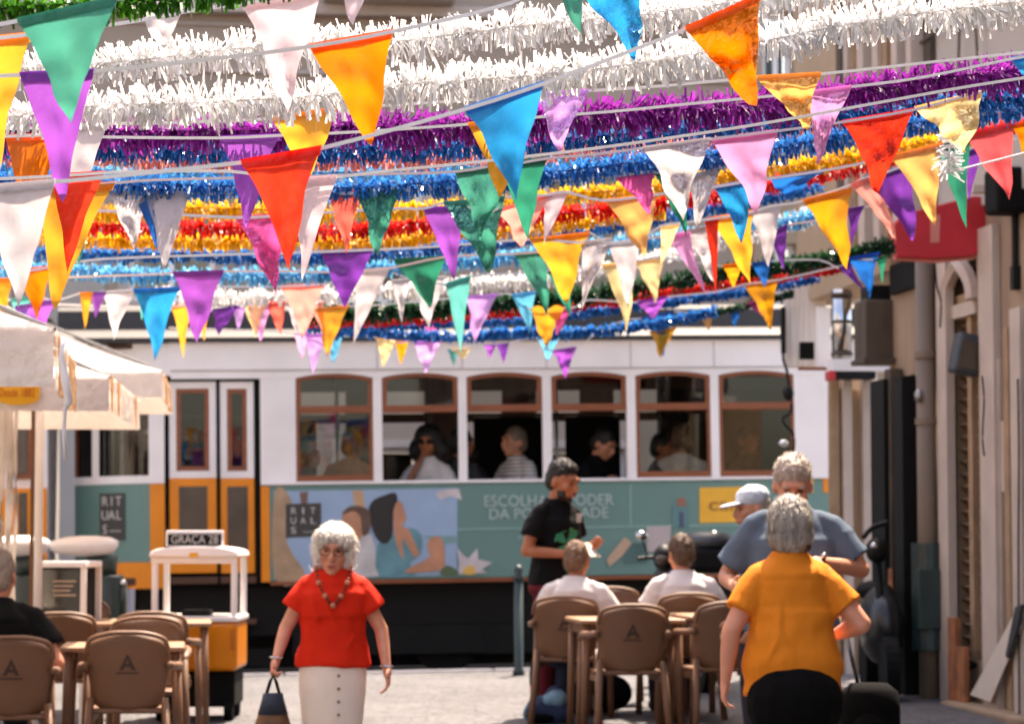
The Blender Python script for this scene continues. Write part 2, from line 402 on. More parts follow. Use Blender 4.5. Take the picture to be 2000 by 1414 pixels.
ad('advert_logo_board', [(558, 984), (627, 982), (627, 1047), (558, 1050)], pm('print_board', (62, 60, 56)), -.009)
ad('advert_shirt', [(690, 1050), (725, 1046), (738, 1115), (738, 1124), (650, 1126), (664, 1070)], pm('print_white', (198, 194, 192)), -.009)
ad('advert_face', [(668, 1010), (680, 992), (702, 992), (710, 1020), (705, 1050), (690, 1060), (675, 1050)], pm('print_skin', (196, 138, 106)), -.012)
ad('advert_hair', [(668, 1005), (680, 990), (702, 988), (722, 1000), (722, 1035), (708, 1046), (704, 1010), (690, 998)], pm('print_brown', (96, 72, 58)), -.015)
ad('advert_hair', [(720, 992), (730, 976), (748, 968), (772, 962), (776, 984), (768, 1008), (766, 1046), (752, 1062), (736, 1052), (726, 1030), (722, 1010)], pm('print_black', (34, 30, 28)), -.012, label='large black hair of the printed woman')
ad('advert_shirt', [(738, 1062), (765, 1046), (800, 1030), (822, 1044), (822, 1080), (800, 1100), (812, 1122), (740, 1124)], pm('print_blue', (96, 146, 156)), -.0092, label='pale blue shirt of the printed woman')
ad('advert_face', [(768, 1000), (775, 980), (784, 982), (790, 1000), (793, 1012), (788, 1020), (786, 1028), (798, 1034), (808, 1055), (818, 1080), (810, 1088), (796, 1066), (788, 1052), (786, 1068), (788, 1092), (776, 1068), (770, 1040)], M['print_skin'], -.0125)
ad('advert_knee', [(834, 1066), (842, 1050), (858, 1048), (866, 1062), (868, 1090), (862, 1112), (795, 1118), (800, 1108), (838, 1088)], M['print_skin'], -.0152)
ad('advert_sand', [(822, 1046), (892, 1046), (892, 1060), (866, 1062)], pm('print_sea', (120, 160, 160)), -.006)
ad('advert_flower', [(893, 1070), (905, 1084), (914, 1090), (932, 1070), (934, 1092), (962, 1098), (940, 1112), (952, 1118), (895, 1121), (896, 1100)], pm('print_petal', (206, 196, 198)), -.0181)
ad('advert_flower', [(850, 962), (868, 956), (896, 954), (902, 976), (880, 968), (860, 976)], M['print_petal'], -.0061)
ad('advert_flower_centre', [(905, 1112), (914, 1104), (926, 1106), (928, 1120), (906, 1121)], pm('print_yellow', (222, 178, 92)), -.0211)
ad('advert_greenery', [(862, 1112), (874, 1104), (890, 1112), (894, 1121), (862, 1122)], pm('print_green', (84, 104, 72)), -.0183)
ad('advert_panel_line', [(893, 1032), (1640, 1020), (1640, 1023), (893, 1035)], pm('print_line', (134, 176, 166)), -.006)
ad('advert_panel_line', [(1230, 945), (1233, 945), (1233, 1026), (1230, 1026)], M['print_line'], -.0062)
ad('advert_bottle', [(1313, 1030), (1313, 990), (1320, 975), (1338, 975), (1346, 990), (1346, 1030)], pm('print_bottle', (88, 132, 132)), -.009)
ad('advert_bottle_cap', [(1322, 974), (1326, 972), (1338, 972), (1340, 988), (1321, 988)], pm('print_cap', (150, 104, 84)), -.012)
ad('advert_bottle', [(1326, 1000), (1335, 1000), (1335, 1030), (1326, 1030)], pm('print_inner', (70, 84, 110)), -.012)
ad('advert_box', [(1262, 1028), (1310, 1026), (1308, 1076), (1264, 1078)], pm('print_box', (184, 172, 170)), -.0091)
ad('advert_jar', [(1218, 1070), (1236, 1060), (1260, 1060), (1264, 1098), (1216, 1101)], pm('print_jar', (74, 108, 106)), -.0121)
ad('advert_tube', [(1184, 1092), (1220, 1048), (1234, 1060), (1214, 1086), (1190, 1106)], pm('print_tube', (190, 160, 134)), -.0151)
ad('operator_sign', [(1366, 952), (1470, 950), (1470, 1019), (1366, 1021)], pm('print_sign', (238, 178, 58)), -.009, label='yellow operator sign reading carris')
def tt(name, body, px, py, wpx, hpx, m, parent=None, d=.012, **k):
    a, b = T.loc(px - wpx/2, py), T.loc(px + wpx/2, py); h = (T.loc(px, py - hpx/2).z - T.loc(px, py + hpx/2).z)
    c = (a + b)/2; return text(name, body, m, parent or tram, (c.x, -d, c.z), h*1.42, width=b.x-a.x, depth=.002, **k)
pm('ink_pale', (176, 196, 190)); pm('ink_brown', (150, 92, 50)); pm('ink_white', (200, 198, 194))
tt('lettering', 'ESCOLHA O PODER', 1071, 978, 252, 22, M['ink_pale'])
tt('lettering', 'DA POSITIVIDADE', 1071, 1003, 232, 21, M['ink_pale'])
tt('lettering', 'carris', 1436, 985, 104, 26, M['ink_brown'], d=.013)
tt('lettering', 'rituals.com', 1035, 1049, 46, 9, M['ink_pale'])
for k, s in enumerate(('RIT', 'UAL', 'S')):
    for j, ch in enumerate(s): tt('letter', ch, 573 + 19*j, 998 + k*19, 10 if ch != 'I' else 3, 13, M['ink_white'], d=.0135)
tt('lettering', '~~~', 605, 1038, 26, 10, M['ink_white'], d=.0135)
# right hand end of the body, between the last window and the wall of the street
for px0, px1, c in ((1568, 1588, 'print_sign'), (1608, 1617, 'orange_paint')):
    a, b = T.loc(px0, 962), T.loc(px1, 934); tb('colour_panel', a.x, b.x, a.z, b.z, -.010, .02, M[c])
M['seam'] = mat('seam', (150, 142, 136), .6)
for k, w_ in enumerate(WINS[1:]):
    x_ = (WINS[k][1] + w_[0])/2
    tb('panel_seam', x_-.004, x_+.004, wWT+.09, wFT-.012, -.0145, .0, M['seam'], bevel=0)
tb('gutter', T.u(335), uR, wWT+.075, wWT+.085, -.022, .0, M['seam'], bevel=0)
# doors
def door(px0, px1, label):
    u0, u1 = T.u(px0), T.u(px1); wb, wm, wt = T.w(1120, px=px0), T.w(934, px=px0), T.w(745, px=px0)
    d = empty_part('door', tram)
    MB().box((u0, .05, wb), (u1, .09, wm)).build('lower_leaf', M['orange_paint'], d, bevel=.006)
    s = .07; fr = MB().box((u0, .05, wm), (u0+s, .09, wt)).box((u1-s, .05, wm), (u1, .09, wt)).box((u0+s, .05, wt-s), (u1-s, .09, wt)).box((u0+s, .05, wm), (u1-s, .09, wm+s))
    fr.build('upper_leaf', M['white_paint'], d, bevel=.005)
    i0, i1, j0, j1 = u0+s, u1-s, wm+s, wt-s; g = .045
    MB().box((i0, .055, j0), (i0+g, .085, j1)).box((i1-g, .055, j0), (i1, .085, j1)).box((i0+g, .055, j0), (i1-g, .085, j0+g)).box((i0+g, .055, j1-g), (i1-g, .085, j1)).build('window_frame', M['wood_frame'], d)
    MB().box((i0+g, .066, j0+g), (i1-g, .071, j1-g)).build('pane', M['glass'], d)
    k = (u1-u0)*.2; a, b = T.w(950, px=px0), T.w(1085, px=px0)
    MB().box((u0+k, .043, b), (u1-k, .0497, a)).build('lower_pane', M['smoked'], d)
    return d
def empty_part(name, parent): 
    o = bpy.data.objects.new(name, None); o.empty_display_size = .1; return link(o, parent)
M['smoked'] = mat('smoked', (78, 66, 54), .25, var=.3, scale=3, bmp=0)
door(331, 424, 'wide'); door(431, 498, 'narrow')
ud0, ud1 = T.u(322), T.u(512)
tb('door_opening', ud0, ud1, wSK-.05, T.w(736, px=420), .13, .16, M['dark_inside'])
tb('door_jamb', T.u(322), T.u(329), wSK-.02, T.w(736, px=325), .03, .12, M['black_rubber'])
tb('door_jamb', T.u(425), T.u(430), wSK-.02, T.w(736, px=425), .03, .12, M['black_rubber'])
tb('door_jamb', T.u(500), T.u(511), wSK-.02, T.w(736, px=505), .03, .12, M['black_rubber'])
tb('door_header', T.u(322), uL-.011, T.w(744, px=420), T.w(734, px=420), .03, .12, M['black_rubber'])
tb('letterboard_end', T.u(320), T.u(512)-.011, T.w(734, px=420)+.001, wFT, -.008, .05, M['white_paint'])
# rounded platform on the left
u0 = T.u(322); ue = T.u(165)
def curve(t): return (u0 + (ue - u0 - .12)*t, .0 + .62*t**2.2)
def cpanel(name, t0, t1, w0, w1, m, thick=.04, off=0, n=10):
    mb = MB(); rs = []
    for i in range(n+1):
        t = t0 + (t1-t0)*i/n; x, y = curve(t); rs.append([Vector((x, y-off, w0)), Vector((x, y-off, w1)), Vector((x, y-off+thick, w1)), Vector((x, y-off+thick, w0))])
    return mb.loft(rs).build(name, m, tram)
wp = T.w(1108, px=250)
cpanel('platform_panel', 0, .16, wp-.06, wSL+.03, M['orange_paint'])
cpanel('platform_panel', .162, 1, T.w(1098, px=250), wSL+.03, M['teal_print'], label=None) if False else cpanel('platform_panel', .162, 1, T.w(1098, px=250), wSL+.03, M['teal_print'])
cpanel('platform_base', .02, .85, T.w(1150, px=250), T.w(1098, px=250)-.002, M['orange_paint'])
cpanel('platform_sill', 0, 1, wSL+.032, wSL+.11, M['white_paint'], .06, .012)
cpanel('platform_header', 0, 1, wWT-.02, wFT, M['white_paint'])
cpanel('platform_post', 0, .17, wSL+.11, wWT-.02, M['white_paint'])
cpanel('platform_post', .72, .80, wSL+.11, wWT-.02, M['white_paint'])
cpanel('platform_post', .96, 1, wSL+.11, wWT-.02, M['wood_frame'])
cpanel('platform_pane', .17, .72, wSL+.11, wWT-.02, M['glass'], .005, -.015)
cpanel('platform_pane', .80, .96, wSL+.11, wWT-.02, M['glass'], .005, -.015)
tb('platform_back', ue-.05, u0, wSK, wFT, 1.6, 1.65, M['dark_wood'])
a, b = T.loc(193, 1055), T.loc(254, 962)
o = MB().box((0, -.004, 0), (b.x-a.x, .004, b.z-a.z)).build('poster_board', M['print_board'], tram)
tm = .42; x, y = curve(tm); ang = math.atan2(curve(tm)[1]-curve(tm-.1)[1], -(curve(tm)[0]-curve(tm-.1)[0]))
yb = curve((u0 - (a.x + b.x)/2)/(u0 - ue + .12))[1]; tb0 = (u0 - a.x)/(u0 - ue + .12); tb1 = (u0 - b.x)/(u0 - ue + .12)
o.location = (a.x, curve(tb0)[1] - .03, a.z); o.rotation_euler = (0, 0, -math.atan2(curve(tb0)[1] - curve(tb1)[1], b.x - a.x))
for k, s in enumerate(('RIT', 'UAL', 'S')):
    for j, ch in enumerate(s): text('letter', ch, M['ink_white'], o, ((b.x-a.x)*(.22 + .28*j), -.006, (b.z-a.z)*(.82-.3*k)), .13)
text('lettering', '~~~', M['ink_white'], o, ((b.x-a.x)*.64, -.006, (b.z-a.z)*.2), .1, width=.14)
# underframe
tb('underframe', uL-1.2, uR, .42, wSK-.05, .35, WD-.3, M['black_metal'], label='dark underframe')
tb('step', T.u(335), T.u(500), wSK-.42, wSK-.37, .0, .4, M['dark_wood'])
for px in (760, 1480):
    uc = T.u(px); bg_ = empty_part('truck', tram)
    MB().box((uc-.95, .25, .22), (uc+.95, .33, .5)).build('truck_frame', M['black_metal'], bg_)
    for du in (-.6, .6):
        for vv in (.5, 1.6): MB().cone((uc+du, vv, .33), (uc+du, vv+.1, .33), .33, .33, 24).build('wheel', M['black_metal'], bg_)
for pxa, pxb in ((930, 1080), (1160, 1290)): tb('equipment_box', T.u(pxa), T.u(pxb), .2, .5, .3, .9, M['black_metal'])
tb('added_dark_board', uL-1.1, uR, .07, .419, .9, .96, M['black_metal'])  # added black board, hides the sunlit ground seen beneath the tram
tb('lifeguard', uL-1.0, uL+.1, .12, .3, .3, .36, M['black_metal'])

# second tram, following on the left
t2 = empty('tram', mtx=T.mat(), label='second tram with orange door seen behind the parasol poles at far left', cat='tram')
s1 = T.u(92); s0 = s1 - 4.5
def t2b(n, a, b, w0, w1, v0, v1, m, **k): return MB().box((a, v0, w0), (b, v1, w1)).build(n, m, t2, bevel=.006, **k)
t2b('body', s0, s1, wSK+.03, wFT, .1, WD, M['white_paint']); t2b('lower_panel', s0, s1-.005, wSK, wSL, .05, .098, M['orange_paint'])
t2b('roof', s0, s1+.05, wFT+.002, wFT+.25, -.02, WD, M['dark_roof'])
t2b('door', T.u(28), T.u(60), wSK, wSL, .02, .05, M['orange_paint']); t2b('door_pane', T.u(36), T.u(53), T.w(1050), T.w(950), .01, .02, M['smoked'])
t2b('door_frame', T.u(28), T.u(60), wSL+.09, wWT+.1, .06, .1, M['wood_frame']); t2b('window_pane', T.u(34), T.u(53), wSL+.14, wWT+.04, .05, .06, M['smoked'])
t2b('underframe', s0, s1-.2, .2, wSK-.01, .4, WD-.3, M['black_metal'])
for du in (-1.2, -.5): MB().cone((s1+du, .5, .33), (s1+du, .6, .33), .33, .33, 20).build('wheel', M['black_metal'], t2)

# ================================================================== buildings across the tram street
B = Frame(Vector((0, 33, -.12)), EX, EY, EZ)
HB = 13.0
bld = empty('apartment_building', mtx=B.mat(), label='beige plastered building with ledges and a balcony rising behind the tram', cat='building')
ub0, ub1 = B.u(-900), B.u(1468)
def facade(parent, Fm, u0, u1, h, wins, m, v0=0, depth=.35):
    """wall built round its window openings: wins = list of (u0,u1,w0,w1)"""
    us_ = sorted({u0, u1, *[x for q in wins for x in q[:2]]}); ws_ = sorted({0, h, *[x for q in wins for x in q[2:]]})
    mb = MB()
    for i in range(len(us_)-1):
        run = None
        for j in range(len(ws_)-1):
            cu, cw = (us_[i]+us_[i+1])/2, (ws_[j]+ws_[j+1])/2
            hole = any(q[0] < cu < q[1] and q[2] < cw < q[3] for q in wins)
            if not hole: mb.box((us_[i], v0, ws_[j]), (us_[i+1], v0+depth, ws_[j+1]))
    return mb.build('wall', m, parent)
def window(parent, q, v0=.12, wood='white_paint', blind_or_dark='paper', sill=True):
    a, b, c, d = q; s = .07
    o = MB().box((a, v0, c), (a+s, v0+.06, d)).box((b-s, v0, c), (b, v0+.06, d)).box((a+s, v0, c), (b-s, v0+.06, c+s)).box((a+s, v0, d-s), (b-s, v0+.06, d)).box(((a+b)/2-.035, v0, c+s), ((a+b)/2+.035, v0+.06, d-s)).build('window', M[wood], parent)
    MB().box((a+s, v0+.02, c+s), (b-s, v0+.03, d-s)).build('pane', M['glass'], o)
    MB().box((a+s, v0+.16, c+s), (b-s, v0+.2, d-s)).build('blind_or_dark', M[blind_or_dark] if blind_or_dark else M['dark_inside'], o)  # where none is given, a dark panel paints the unlit room
    if sill: MB().box((a-.1, -.1, c-.09), (b+.1, v0, c-.001)).build('sill', M['stone_trim'], o, bevel=.01)
    MB().box((a-.12, -.03, c), (a-.001, .02, d+.1)).box((b+.001, -.03, c), (b+.12, .02, d+.1)).box((a-.001, -.03, d+.001), (b+.001, .02, d+.1)).build('surround', M['stone_trim'], o)
wins = []
for k in range(-5, 5):
    uc = B.u(372) + (B.u(786) - B.u(372))*k
    uc = B.u(330) + (B.u(742) - B.u(330))*k
    if uc-.6 < ub0 or uc+.6 > ub1: continue
    wins.append((uc-.55, uc+.55, B.w(372)-1.5, B.w(372)+.62)); wins.append((uc-.55, uc+.55, B.w(30)+.42, B.w(30)+2.3))
    wins.append((uc-.55, uc+.55, 10.2, 12.0))
    wins.append((uc-.5, uc+.5, .12, 2.5))
facade(bld, B, ub0, ub1, HB, wins, M['beige_wall'])
for q in wins: window(bld, q, blind_or_dark='paper' if q[2] > 1 else None)
def ledge(py0, py1, px0, px1, pr, m='stone_trim', name='ledge', par=None):
    par = par or bld; MB().box((B.u(px0), -pr, B.w(py1)), (B.u(px1), -.002, B.w(py0))).build(name, M[m], par, bevel=.02)
ledge(22, 44, -900, 1466, .22); ledge(60, 66, -900, 1466, .05); ledge(148, 156, -900, 1466, .05)
MB().box((ub0, -.3, HB-.3), (ub1, .6, HB)).build('cornice', M['stone_trim'], bld, bevel=.03)
bal = empty_part('balcony', bld)
MB().box((B.u(625), -.6, B.w(22)+.002), (B.u(880), -.004, B.w(22)+.06)).build('slab', M['stone_trim'], bal)
mb = MB(); x = B.u(632)
while x < B.u(874): mb.box((x, -.58, B.w(22)+.06), (x+.02, -.56, B.w(22)+1.0)); x += .11
mb.box((B.u(630), -.6, B.w(22)+.12), (B.u(876), -.54, B.w(22)+.2)); mb.box((B.u(630), -.6, B.w(22)+1.0), (B.u(876), -.54, B.w(22)+1.06))
mb.build('railing', M['black_metal'], bal)
gr = MB().box((B.u(60), -.04, .0), (B.u(200), -.005, B.w(560))).build('painted_bay', M['grey_wall'], bld, label='grey painted bay of the ground floor')
MB().box((B.u(70), -.07, B.w(806)), (B.u(190), -.041, B.w(800))).build('moulding', M['stone_trim'], gr)
tn = empty('apartment_building', mtx=B.mat(), label='tan rendered building with grey windows behind the right end of the tram', cat='building')
ua, ub_ = B.u(1470), B.u(3200)
w2 = [(B.u(1492), B.u(1552), B.w(150), B.w(14)), (B.u(1490), B.u(1556), B.w(640), B.w(470)), (B.u(1600), B.u(1640), B.w(150), B.w(14))]
facade(tn, B, ua+.01, ub_, HB+1, w2, M['tan_wall'], v0=-.1, depth=.4)
for q in w2: window(tn, q, blind_or_dark=None, v0=.05)

# left side of the street (outside the frame, throws warm light back)
LF = Frame(Vector((-7.6, 12, -.5)), EY, -EX, EZ)
lb = empty('apartment_building', mtx=LF.mat(), label='pale plastered house with tall windows along the left side of the street', cat='building')
lw = [(x-.5, x+.5, z, z+1.9) for x in (-14, -11.5, -9, -6.5, -4, -1.5, 1, 3.5, 6, 8.5) for z in (1.0, 4.3, 7.6)]
facade(lb, LF, -20, 10, 10.5, lw, M['pale_wall'], v0=0, depth=.35)
for q in lw: window(lb, q, blind_or_dark='paper')
# ================================================================== right side of the street
RO = W(1800, 1042, 20); RO.z = -.1
RW = Frame(RO, EY, -EX, EZ)
def RL(px, py, Y):
    p = W(px, py, Y) - RO; return Vector((p.dot(EY), p.dot(-EX), p.z))
def ru(px, v=0): return RW.u(px, v)
def rb(name, px0, px1, py0, py1, v0, v1, m, parent, bevel=.004, **k):
    u0, u1 = RW.u(px1, v1), RW.u(px0, v1); pm_ = (px0+px1)/2
    w1, w0 = RW.loc(pm_, py0, v1).z, RW.loc(pm_, py1, v1).z
    return MB().box((u0, v0, w0), (u1, v1, w1)).build(name, M[m], parent, bevel=bevel, **k)
RM = RW.mat()
hs = empty('street_house', mtx=RM, label='weathered cream house with louvred shutter and drainpipe on the right of the street', cat='house')
uN, uF = -34, ru(1744)
us0, us1 = ru(1914, 0), ru(1857, 0)
# wall with a door opening (shutter) and upper windows
ww = [(us0, us1, RW.w(1290, 0, 1885), RW.w(512, 0, 1885))]
for k in range(7): ww.append((-6 - k*3.6, -4.9 - k*3.6, 1.0, 3.1)); ww.append((-6 - k*3.6, -4.9 - k*3.6, 4.6, 6.7))
# local v runs towards the street, so the wall lies at v -.35 .. 0
us_ = sorted({uN, uF, *[x for q in ww for x in q[:2]]}); ws_ = sorted({-1.4, 9.4, *[x for q in ww for x in q[2:]]})
mb = MB()
for i in range(len(us_)-1):
    for j in range(len(ws_)-1):
        cu, cw = (us_[i]+us_[i+1])/2, (ws_[j]+ws_[j+1])/2
        if not any(q[0] < cu < q[1] and q[2] < cw < q[3] for q in ww): mb.box((us_[i], -.35, ws_[j]), (us_[i+1], 0, ws_[j+1]))
mb.build('wall', M['cream_wall'], hs)
for q in ww[1:]:
    a, b, c, d = q; o = MB().box((a, -.2, c), (a+.07, -.1, d)).box((b-.07, -.2, c), (b, -.1, d)).box((a+.07, -.2, c), (b-.07, -.1, c+.07)).box((a+.07, -.2, d-.07), (b-.07, -.1, d)).build('window', M['white_paint'], hs)
    MB().box((a+.07, -.16, c+.07), (b-.07, -.15, d-.07)).build('pane', M['glass'], o); MB().box((a+.07, -.3, c+.07), (b-.07, -.26, d-.07)).build('blind_or_dark', M['dark_inside'], o)  # dark panel painted as the unlit room behind the pane
# upper grey-white render band
rb('upper_render', 1836, 2250, -900, 350, .002, .03, 'grey_wall', hs)
# louvred shutter with pointed fanlight
sh = empty_part('louvred_shutter', hs)
w0, w1 = RW.w(1282, -.1, 1885), RW.w(606, -.1, 1885)
s0, s1 = us0, us1
MB().box((s0, -.34, RW.w(1290, 0, 1885)), (s1, -.3, RW.w(512, 0, 1885))).build('backing', M['dark_wood'], sh)
mid = s0 + (s1-s0)*.38
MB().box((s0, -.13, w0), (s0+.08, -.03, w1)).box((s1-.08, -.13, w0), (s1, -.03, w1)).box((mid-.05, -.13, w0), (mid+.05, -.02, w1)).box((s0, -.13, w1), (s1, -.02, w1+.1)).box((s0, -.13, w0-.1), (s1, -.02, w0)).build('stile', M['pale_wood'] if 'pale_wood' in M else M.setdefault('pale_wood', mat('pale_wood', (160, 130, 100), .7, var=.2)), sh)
M['slat_paint'] = mat('slat_paint', (126, 102, 82), .7, var=.25)
n = 28; sme = None
for a, b in ((s0+.08, mid-.05), (mid+.05, s1-.08)):
    sme = None
    for i in range(n):
        w = w0 + (w1-w0)*(i+.5)/n
        if sme is None:
            Mx = Matrix.Rotation(R(38), 4, 'X')
            o = MB().box((a, -.05, -.008), (b, .035, .008), Mx).build('slat', M['slat_paint'], sh); sme = o.data
        else: o = link(bpy.data.objects.new('slat', sme), sh)
        o.location = (0, -.085, w)
# fanlight: pointed arch made of two curved legs
ac = (s0+s1)/2; wa, wb = RW.w(592, 0, 1885), RW.w(512, 0, 1885)
for sgn in (-1, 1):
    pts = [Vector((ac + sgn*(s1-s0)/2*(1-(i/8)**2.2), .03, wa + (wb-wa)*(i/8))) for i in range(9)]
    MB().tube(pts, .06, 6).build('arch_moulding', M['stone_trim'], sh)
MB().box((s0, -.25, wa-.1), (s1, .02, wa)).build('fanlight_sill', M['stone_trim'], sh)
MB().box((s0+.05, -.2, wa), (s1-.05, -.19, wb)).build('fanlight_pane', M['dark_inside'], sh)
# mouldings and one tan strip painted as shadow beside the shutter: foreshortened uprights
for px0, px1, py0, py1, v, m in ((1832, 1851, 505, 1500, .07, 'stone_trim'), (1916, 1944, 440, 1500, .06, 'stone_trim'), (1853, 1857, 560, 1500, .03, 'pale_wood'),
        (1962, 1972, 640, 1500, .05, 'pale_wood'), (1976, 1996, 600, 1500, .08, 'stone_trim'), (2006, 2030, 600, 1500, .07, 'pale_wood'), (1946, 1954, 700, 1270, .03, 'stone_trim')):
    rb('pilaster_or_shadow', px0, px1, py0, py1, .001, v, m, hs)
rb('stone_base', 1832, 2060, 1392, 1500, .001, .22, 'cream_wall', hs, bevel=.02)
rb('plaster_patch', 1945, 2000, 820, 960, .001, .02, 'stone_trim', hs)
# drainpipe with its guard
dp = empty('drainpipe', mtx=RM, label='thick brown drainpipe running down the right wall beside the shutter', cat='pipe')
a = RW.loc(1809, 700, .12); rr = .078
MB().cone((a.x, .12, -.6), (a.x, .12, RW.w(505, .12, 1809)), rr, rr, 20).build('pipe', M['pipe_paint'], dp, smooth=True)
for py in (700, 830, 1230): w = RW.w(py, .12, 1809); MB().cone((a.x, .12, w), (a.x, .12, w+.05), rr+.012, rr+.012, 20).build('pipe_clip', M['pipe_paint'], dp)
MB().cone((a.x, .12, RW.w(1268, .12, 1809)), (a.x, .12, RW.w(1060, .12, 1809)), rr+.05, rr+.05, 16).build('guard', M['green_metal'], dp, smooth=False)
w = RW.w(1085, .12, 1809); MB().box((a.x-.15, .02, w-.55), (a.x-.06, .24, w-.1)).build('junction_box', M['green_metal'], dp, bevel=.01)
w = RW.w(770, .2, 1809); MB().ell((a.x-.05, .2, w), (.05, .03, .05)).build('pipe_eye', M['steel'], dp, smooth=True)
rw_ = empty('rusty_board', mtx=RM, label='rust stained upright plank leaning at the foot of the right wall', cat='board')
rb('plank', 1848, 1862, 1205, 1500, .08, .13, 'rust_wood', rw_); rb('plank', 1863, 1880, 1262, 1500, .08, .12, 'rust_wood', rw_)
# entrance beyond: black frame, plate painted dark as the opening's shade, beige leaf
en = empty('shop_front', mtx=RM, label='dark framed shop entrance with beige door at the far end of the right wall', cat='shop front')
rb('doorway_shade', 1746, 1786, 735, 1600, .001, .02, 'dark_inside', en); rb('frame', 1702, 1728, 742, 1600, .02, .16, 'black_metal', en)
rb('frame', 1747, 1764, 735, 1600, .03, .2, 'black_metal', en); rb('jamb', 1730, 1741, 720, 1600, .02, .12, 'dirty_metal', en)
rb('jamb', 1766, 1786, 760, 1180, .02, .1, 'green_metal', en)
rb('rust_strip', 1733, 1741, 1110, 1240, .125, .14, 'rust_wood', en)
E2 = 22.6
def perp(name, px0, px1, py0, py1, Y, th, m, parent, bevel=.005, **k):
    a, b = RL(px0, py1, Y), RL(px1, py0, Y); return MB().box((a.x-th/2, a.y, a.z), (a.x+th/2, b.y, b.z)).build(name, M[m], parent, bevel=bevel, **k)
perp('side_wall', 1626, 1748, 742, 1600, 23.1, .1, 'tan_wall', en); perp('door_leaf', 1640, 1690, 760, 1600, 22.9, .1, 'tan_wall', en)
perp('door_trim', 1627, 1637, 742, 1600, 22.85, .1, 'pale_wood', en); perp('door_trim', 1652, 1662, 742, 1600, 22.8, .1, 'stone_trim', en); perp('door_trim', 1690, 1702, 742, 1600, 22.8, .1, 'stone_trim', en)
perp('lintel', 1628, 1708, 727, 741, 22.6, .2, 'black_metal', en); perp('lintel_end', 1617, 1627, 725, 743, 22.6, .21, 'red_sign', en)
perp('fascia', 1620, 1735, 700, 726, 22.6, .2, 'white_paint', en)
rb('wall', 1560, 1745, -900, 560, -.4, -.001, 'tan_wall', en)
MB().box((uF+.002, -.4, RW.w(560)), (uF+3.2, -.05, 9.0)).build('upper_wall', M['tan_wall'], en)
k = 0
for px0, px1, v, m in ((1652, 1662, .14, 'stone_trim'), (1668, 1676, .1, 'pale_wood'), (1681, 1693, .2, 'stone_trim'), (1698, 1706, .1, 'pale_wood'), (1711, 1722, .16, 'stone_trim'), (1730, 1740, .12, 'pale_wood'), (1749, 1760, .22, 'stone_trim'), (1764, 1772, .1, 'pale_wood'), (1778, 1788, .18, 'stone_trim'), (1800, 1826, .08, 'dirty_metal')):
    rb('upright', px0, px1, -600, 500, -.04, v, m, en)
rb('downpipe', 1640, 1650, -600, 480, .0, .16, 'dirty_metal', en)
rb('recess_shade', 1742, 1832, 500, 560, .001, .05, 'dark_inside', en)  # raised plate painted dark as the shade of a hollow
# pieces fixed to the wall
def part_thing(name, label, cat): return empty(name, mtx=RM, label=label, cat=cat)
ac_ = part_thing('ventilation_hood', 'grimy grey metal hood jutting out above the dark entrance', 'vent hood')
perp('hood_front', 1678, 1788, 588, 706, 20.9, .35, 'dirty_metal', ac_, bevel=.02); perp('hood_lip', 1674, 1790, 702, 712, 20.85, .42, 'dirty_metal', ac_)
perp('hood_top', 1690, 1786, 560, 587, 21.0, .3, 'black_metal', ac_)
ca = RL(1644, 630, 21.6); du = part_thing('vent_duct', 'shiny round metal duct beside the grimy hood', 'duct')
zt, zb = RL(1644, 566, 21.6).z, RL(1644, 700, 21.6).z
MB().cone((ca.x, ca.y, zb), (ca.x, ca.y, zt), .085, .085, 24).build('duct_pipe', M['chrome'], du, smooth=True)
for z in (zb+.02, (zb+zt)/2, zt-.06): MB().cone((ca.x, ca.y, z), (ca.x, ca.y, z+.03), .093, .093, 24).build('duct_band', M['dirty_metal'], du, smooth=True)
ws = part_thing('white_panel_sign', 'white streaked panel sticking out over the tram roof end', 'sign panel')
M['streak_white'] = mat('streak_white', (226, 216, 208), .6, var=.22, scale=7, stretch=(1, 5, .25))
perp('panel', 1532, 1614, 556, 716, 23.6, .06, 'streak_white', ws); perp('panel', 1596, 1622, 600, 718, 23.2, .05, 'white_paint', ws); perp('dark_slot', 1562, 1590, 668, 702, 23.4, .05, 'dark_inside', ws)
perp('bracket', 1526, 1534, 600, 690, 23.5, .05, 'black_metal', ws); perp('panel_edge', 1560, 1624, 717, 723, 23.1, .08, 'wood_frame', ws)
# curly wrought bracket seen against the tram
wb_ = part_thing('wall_lantern', 'black lantern bracket in front of the rear tram window', 'lantern')
p = [RL(x, y, 23.3) for x, y in ((1526, 640), (1530, 700), (1538, 730), (1546, 800), (1530, 815), (1534, 830), (1550, 850), (1548, 905))]
MB().tube(smooth_line(p), .014, 6).build('scroll', M['black_metal'], wb_, smooth=True)
q = RL(1540, 768, 23.3); MB().ell(q, (.05, .05, .07)).build('lamp_head', M['black_metal'], wb_, smooth=True)
q = RL(1530, 866, 23.3); MB().ell(q, (.05, .05, .035)).build('lamp_shade', M['chrome'], wb_, smooth=True)
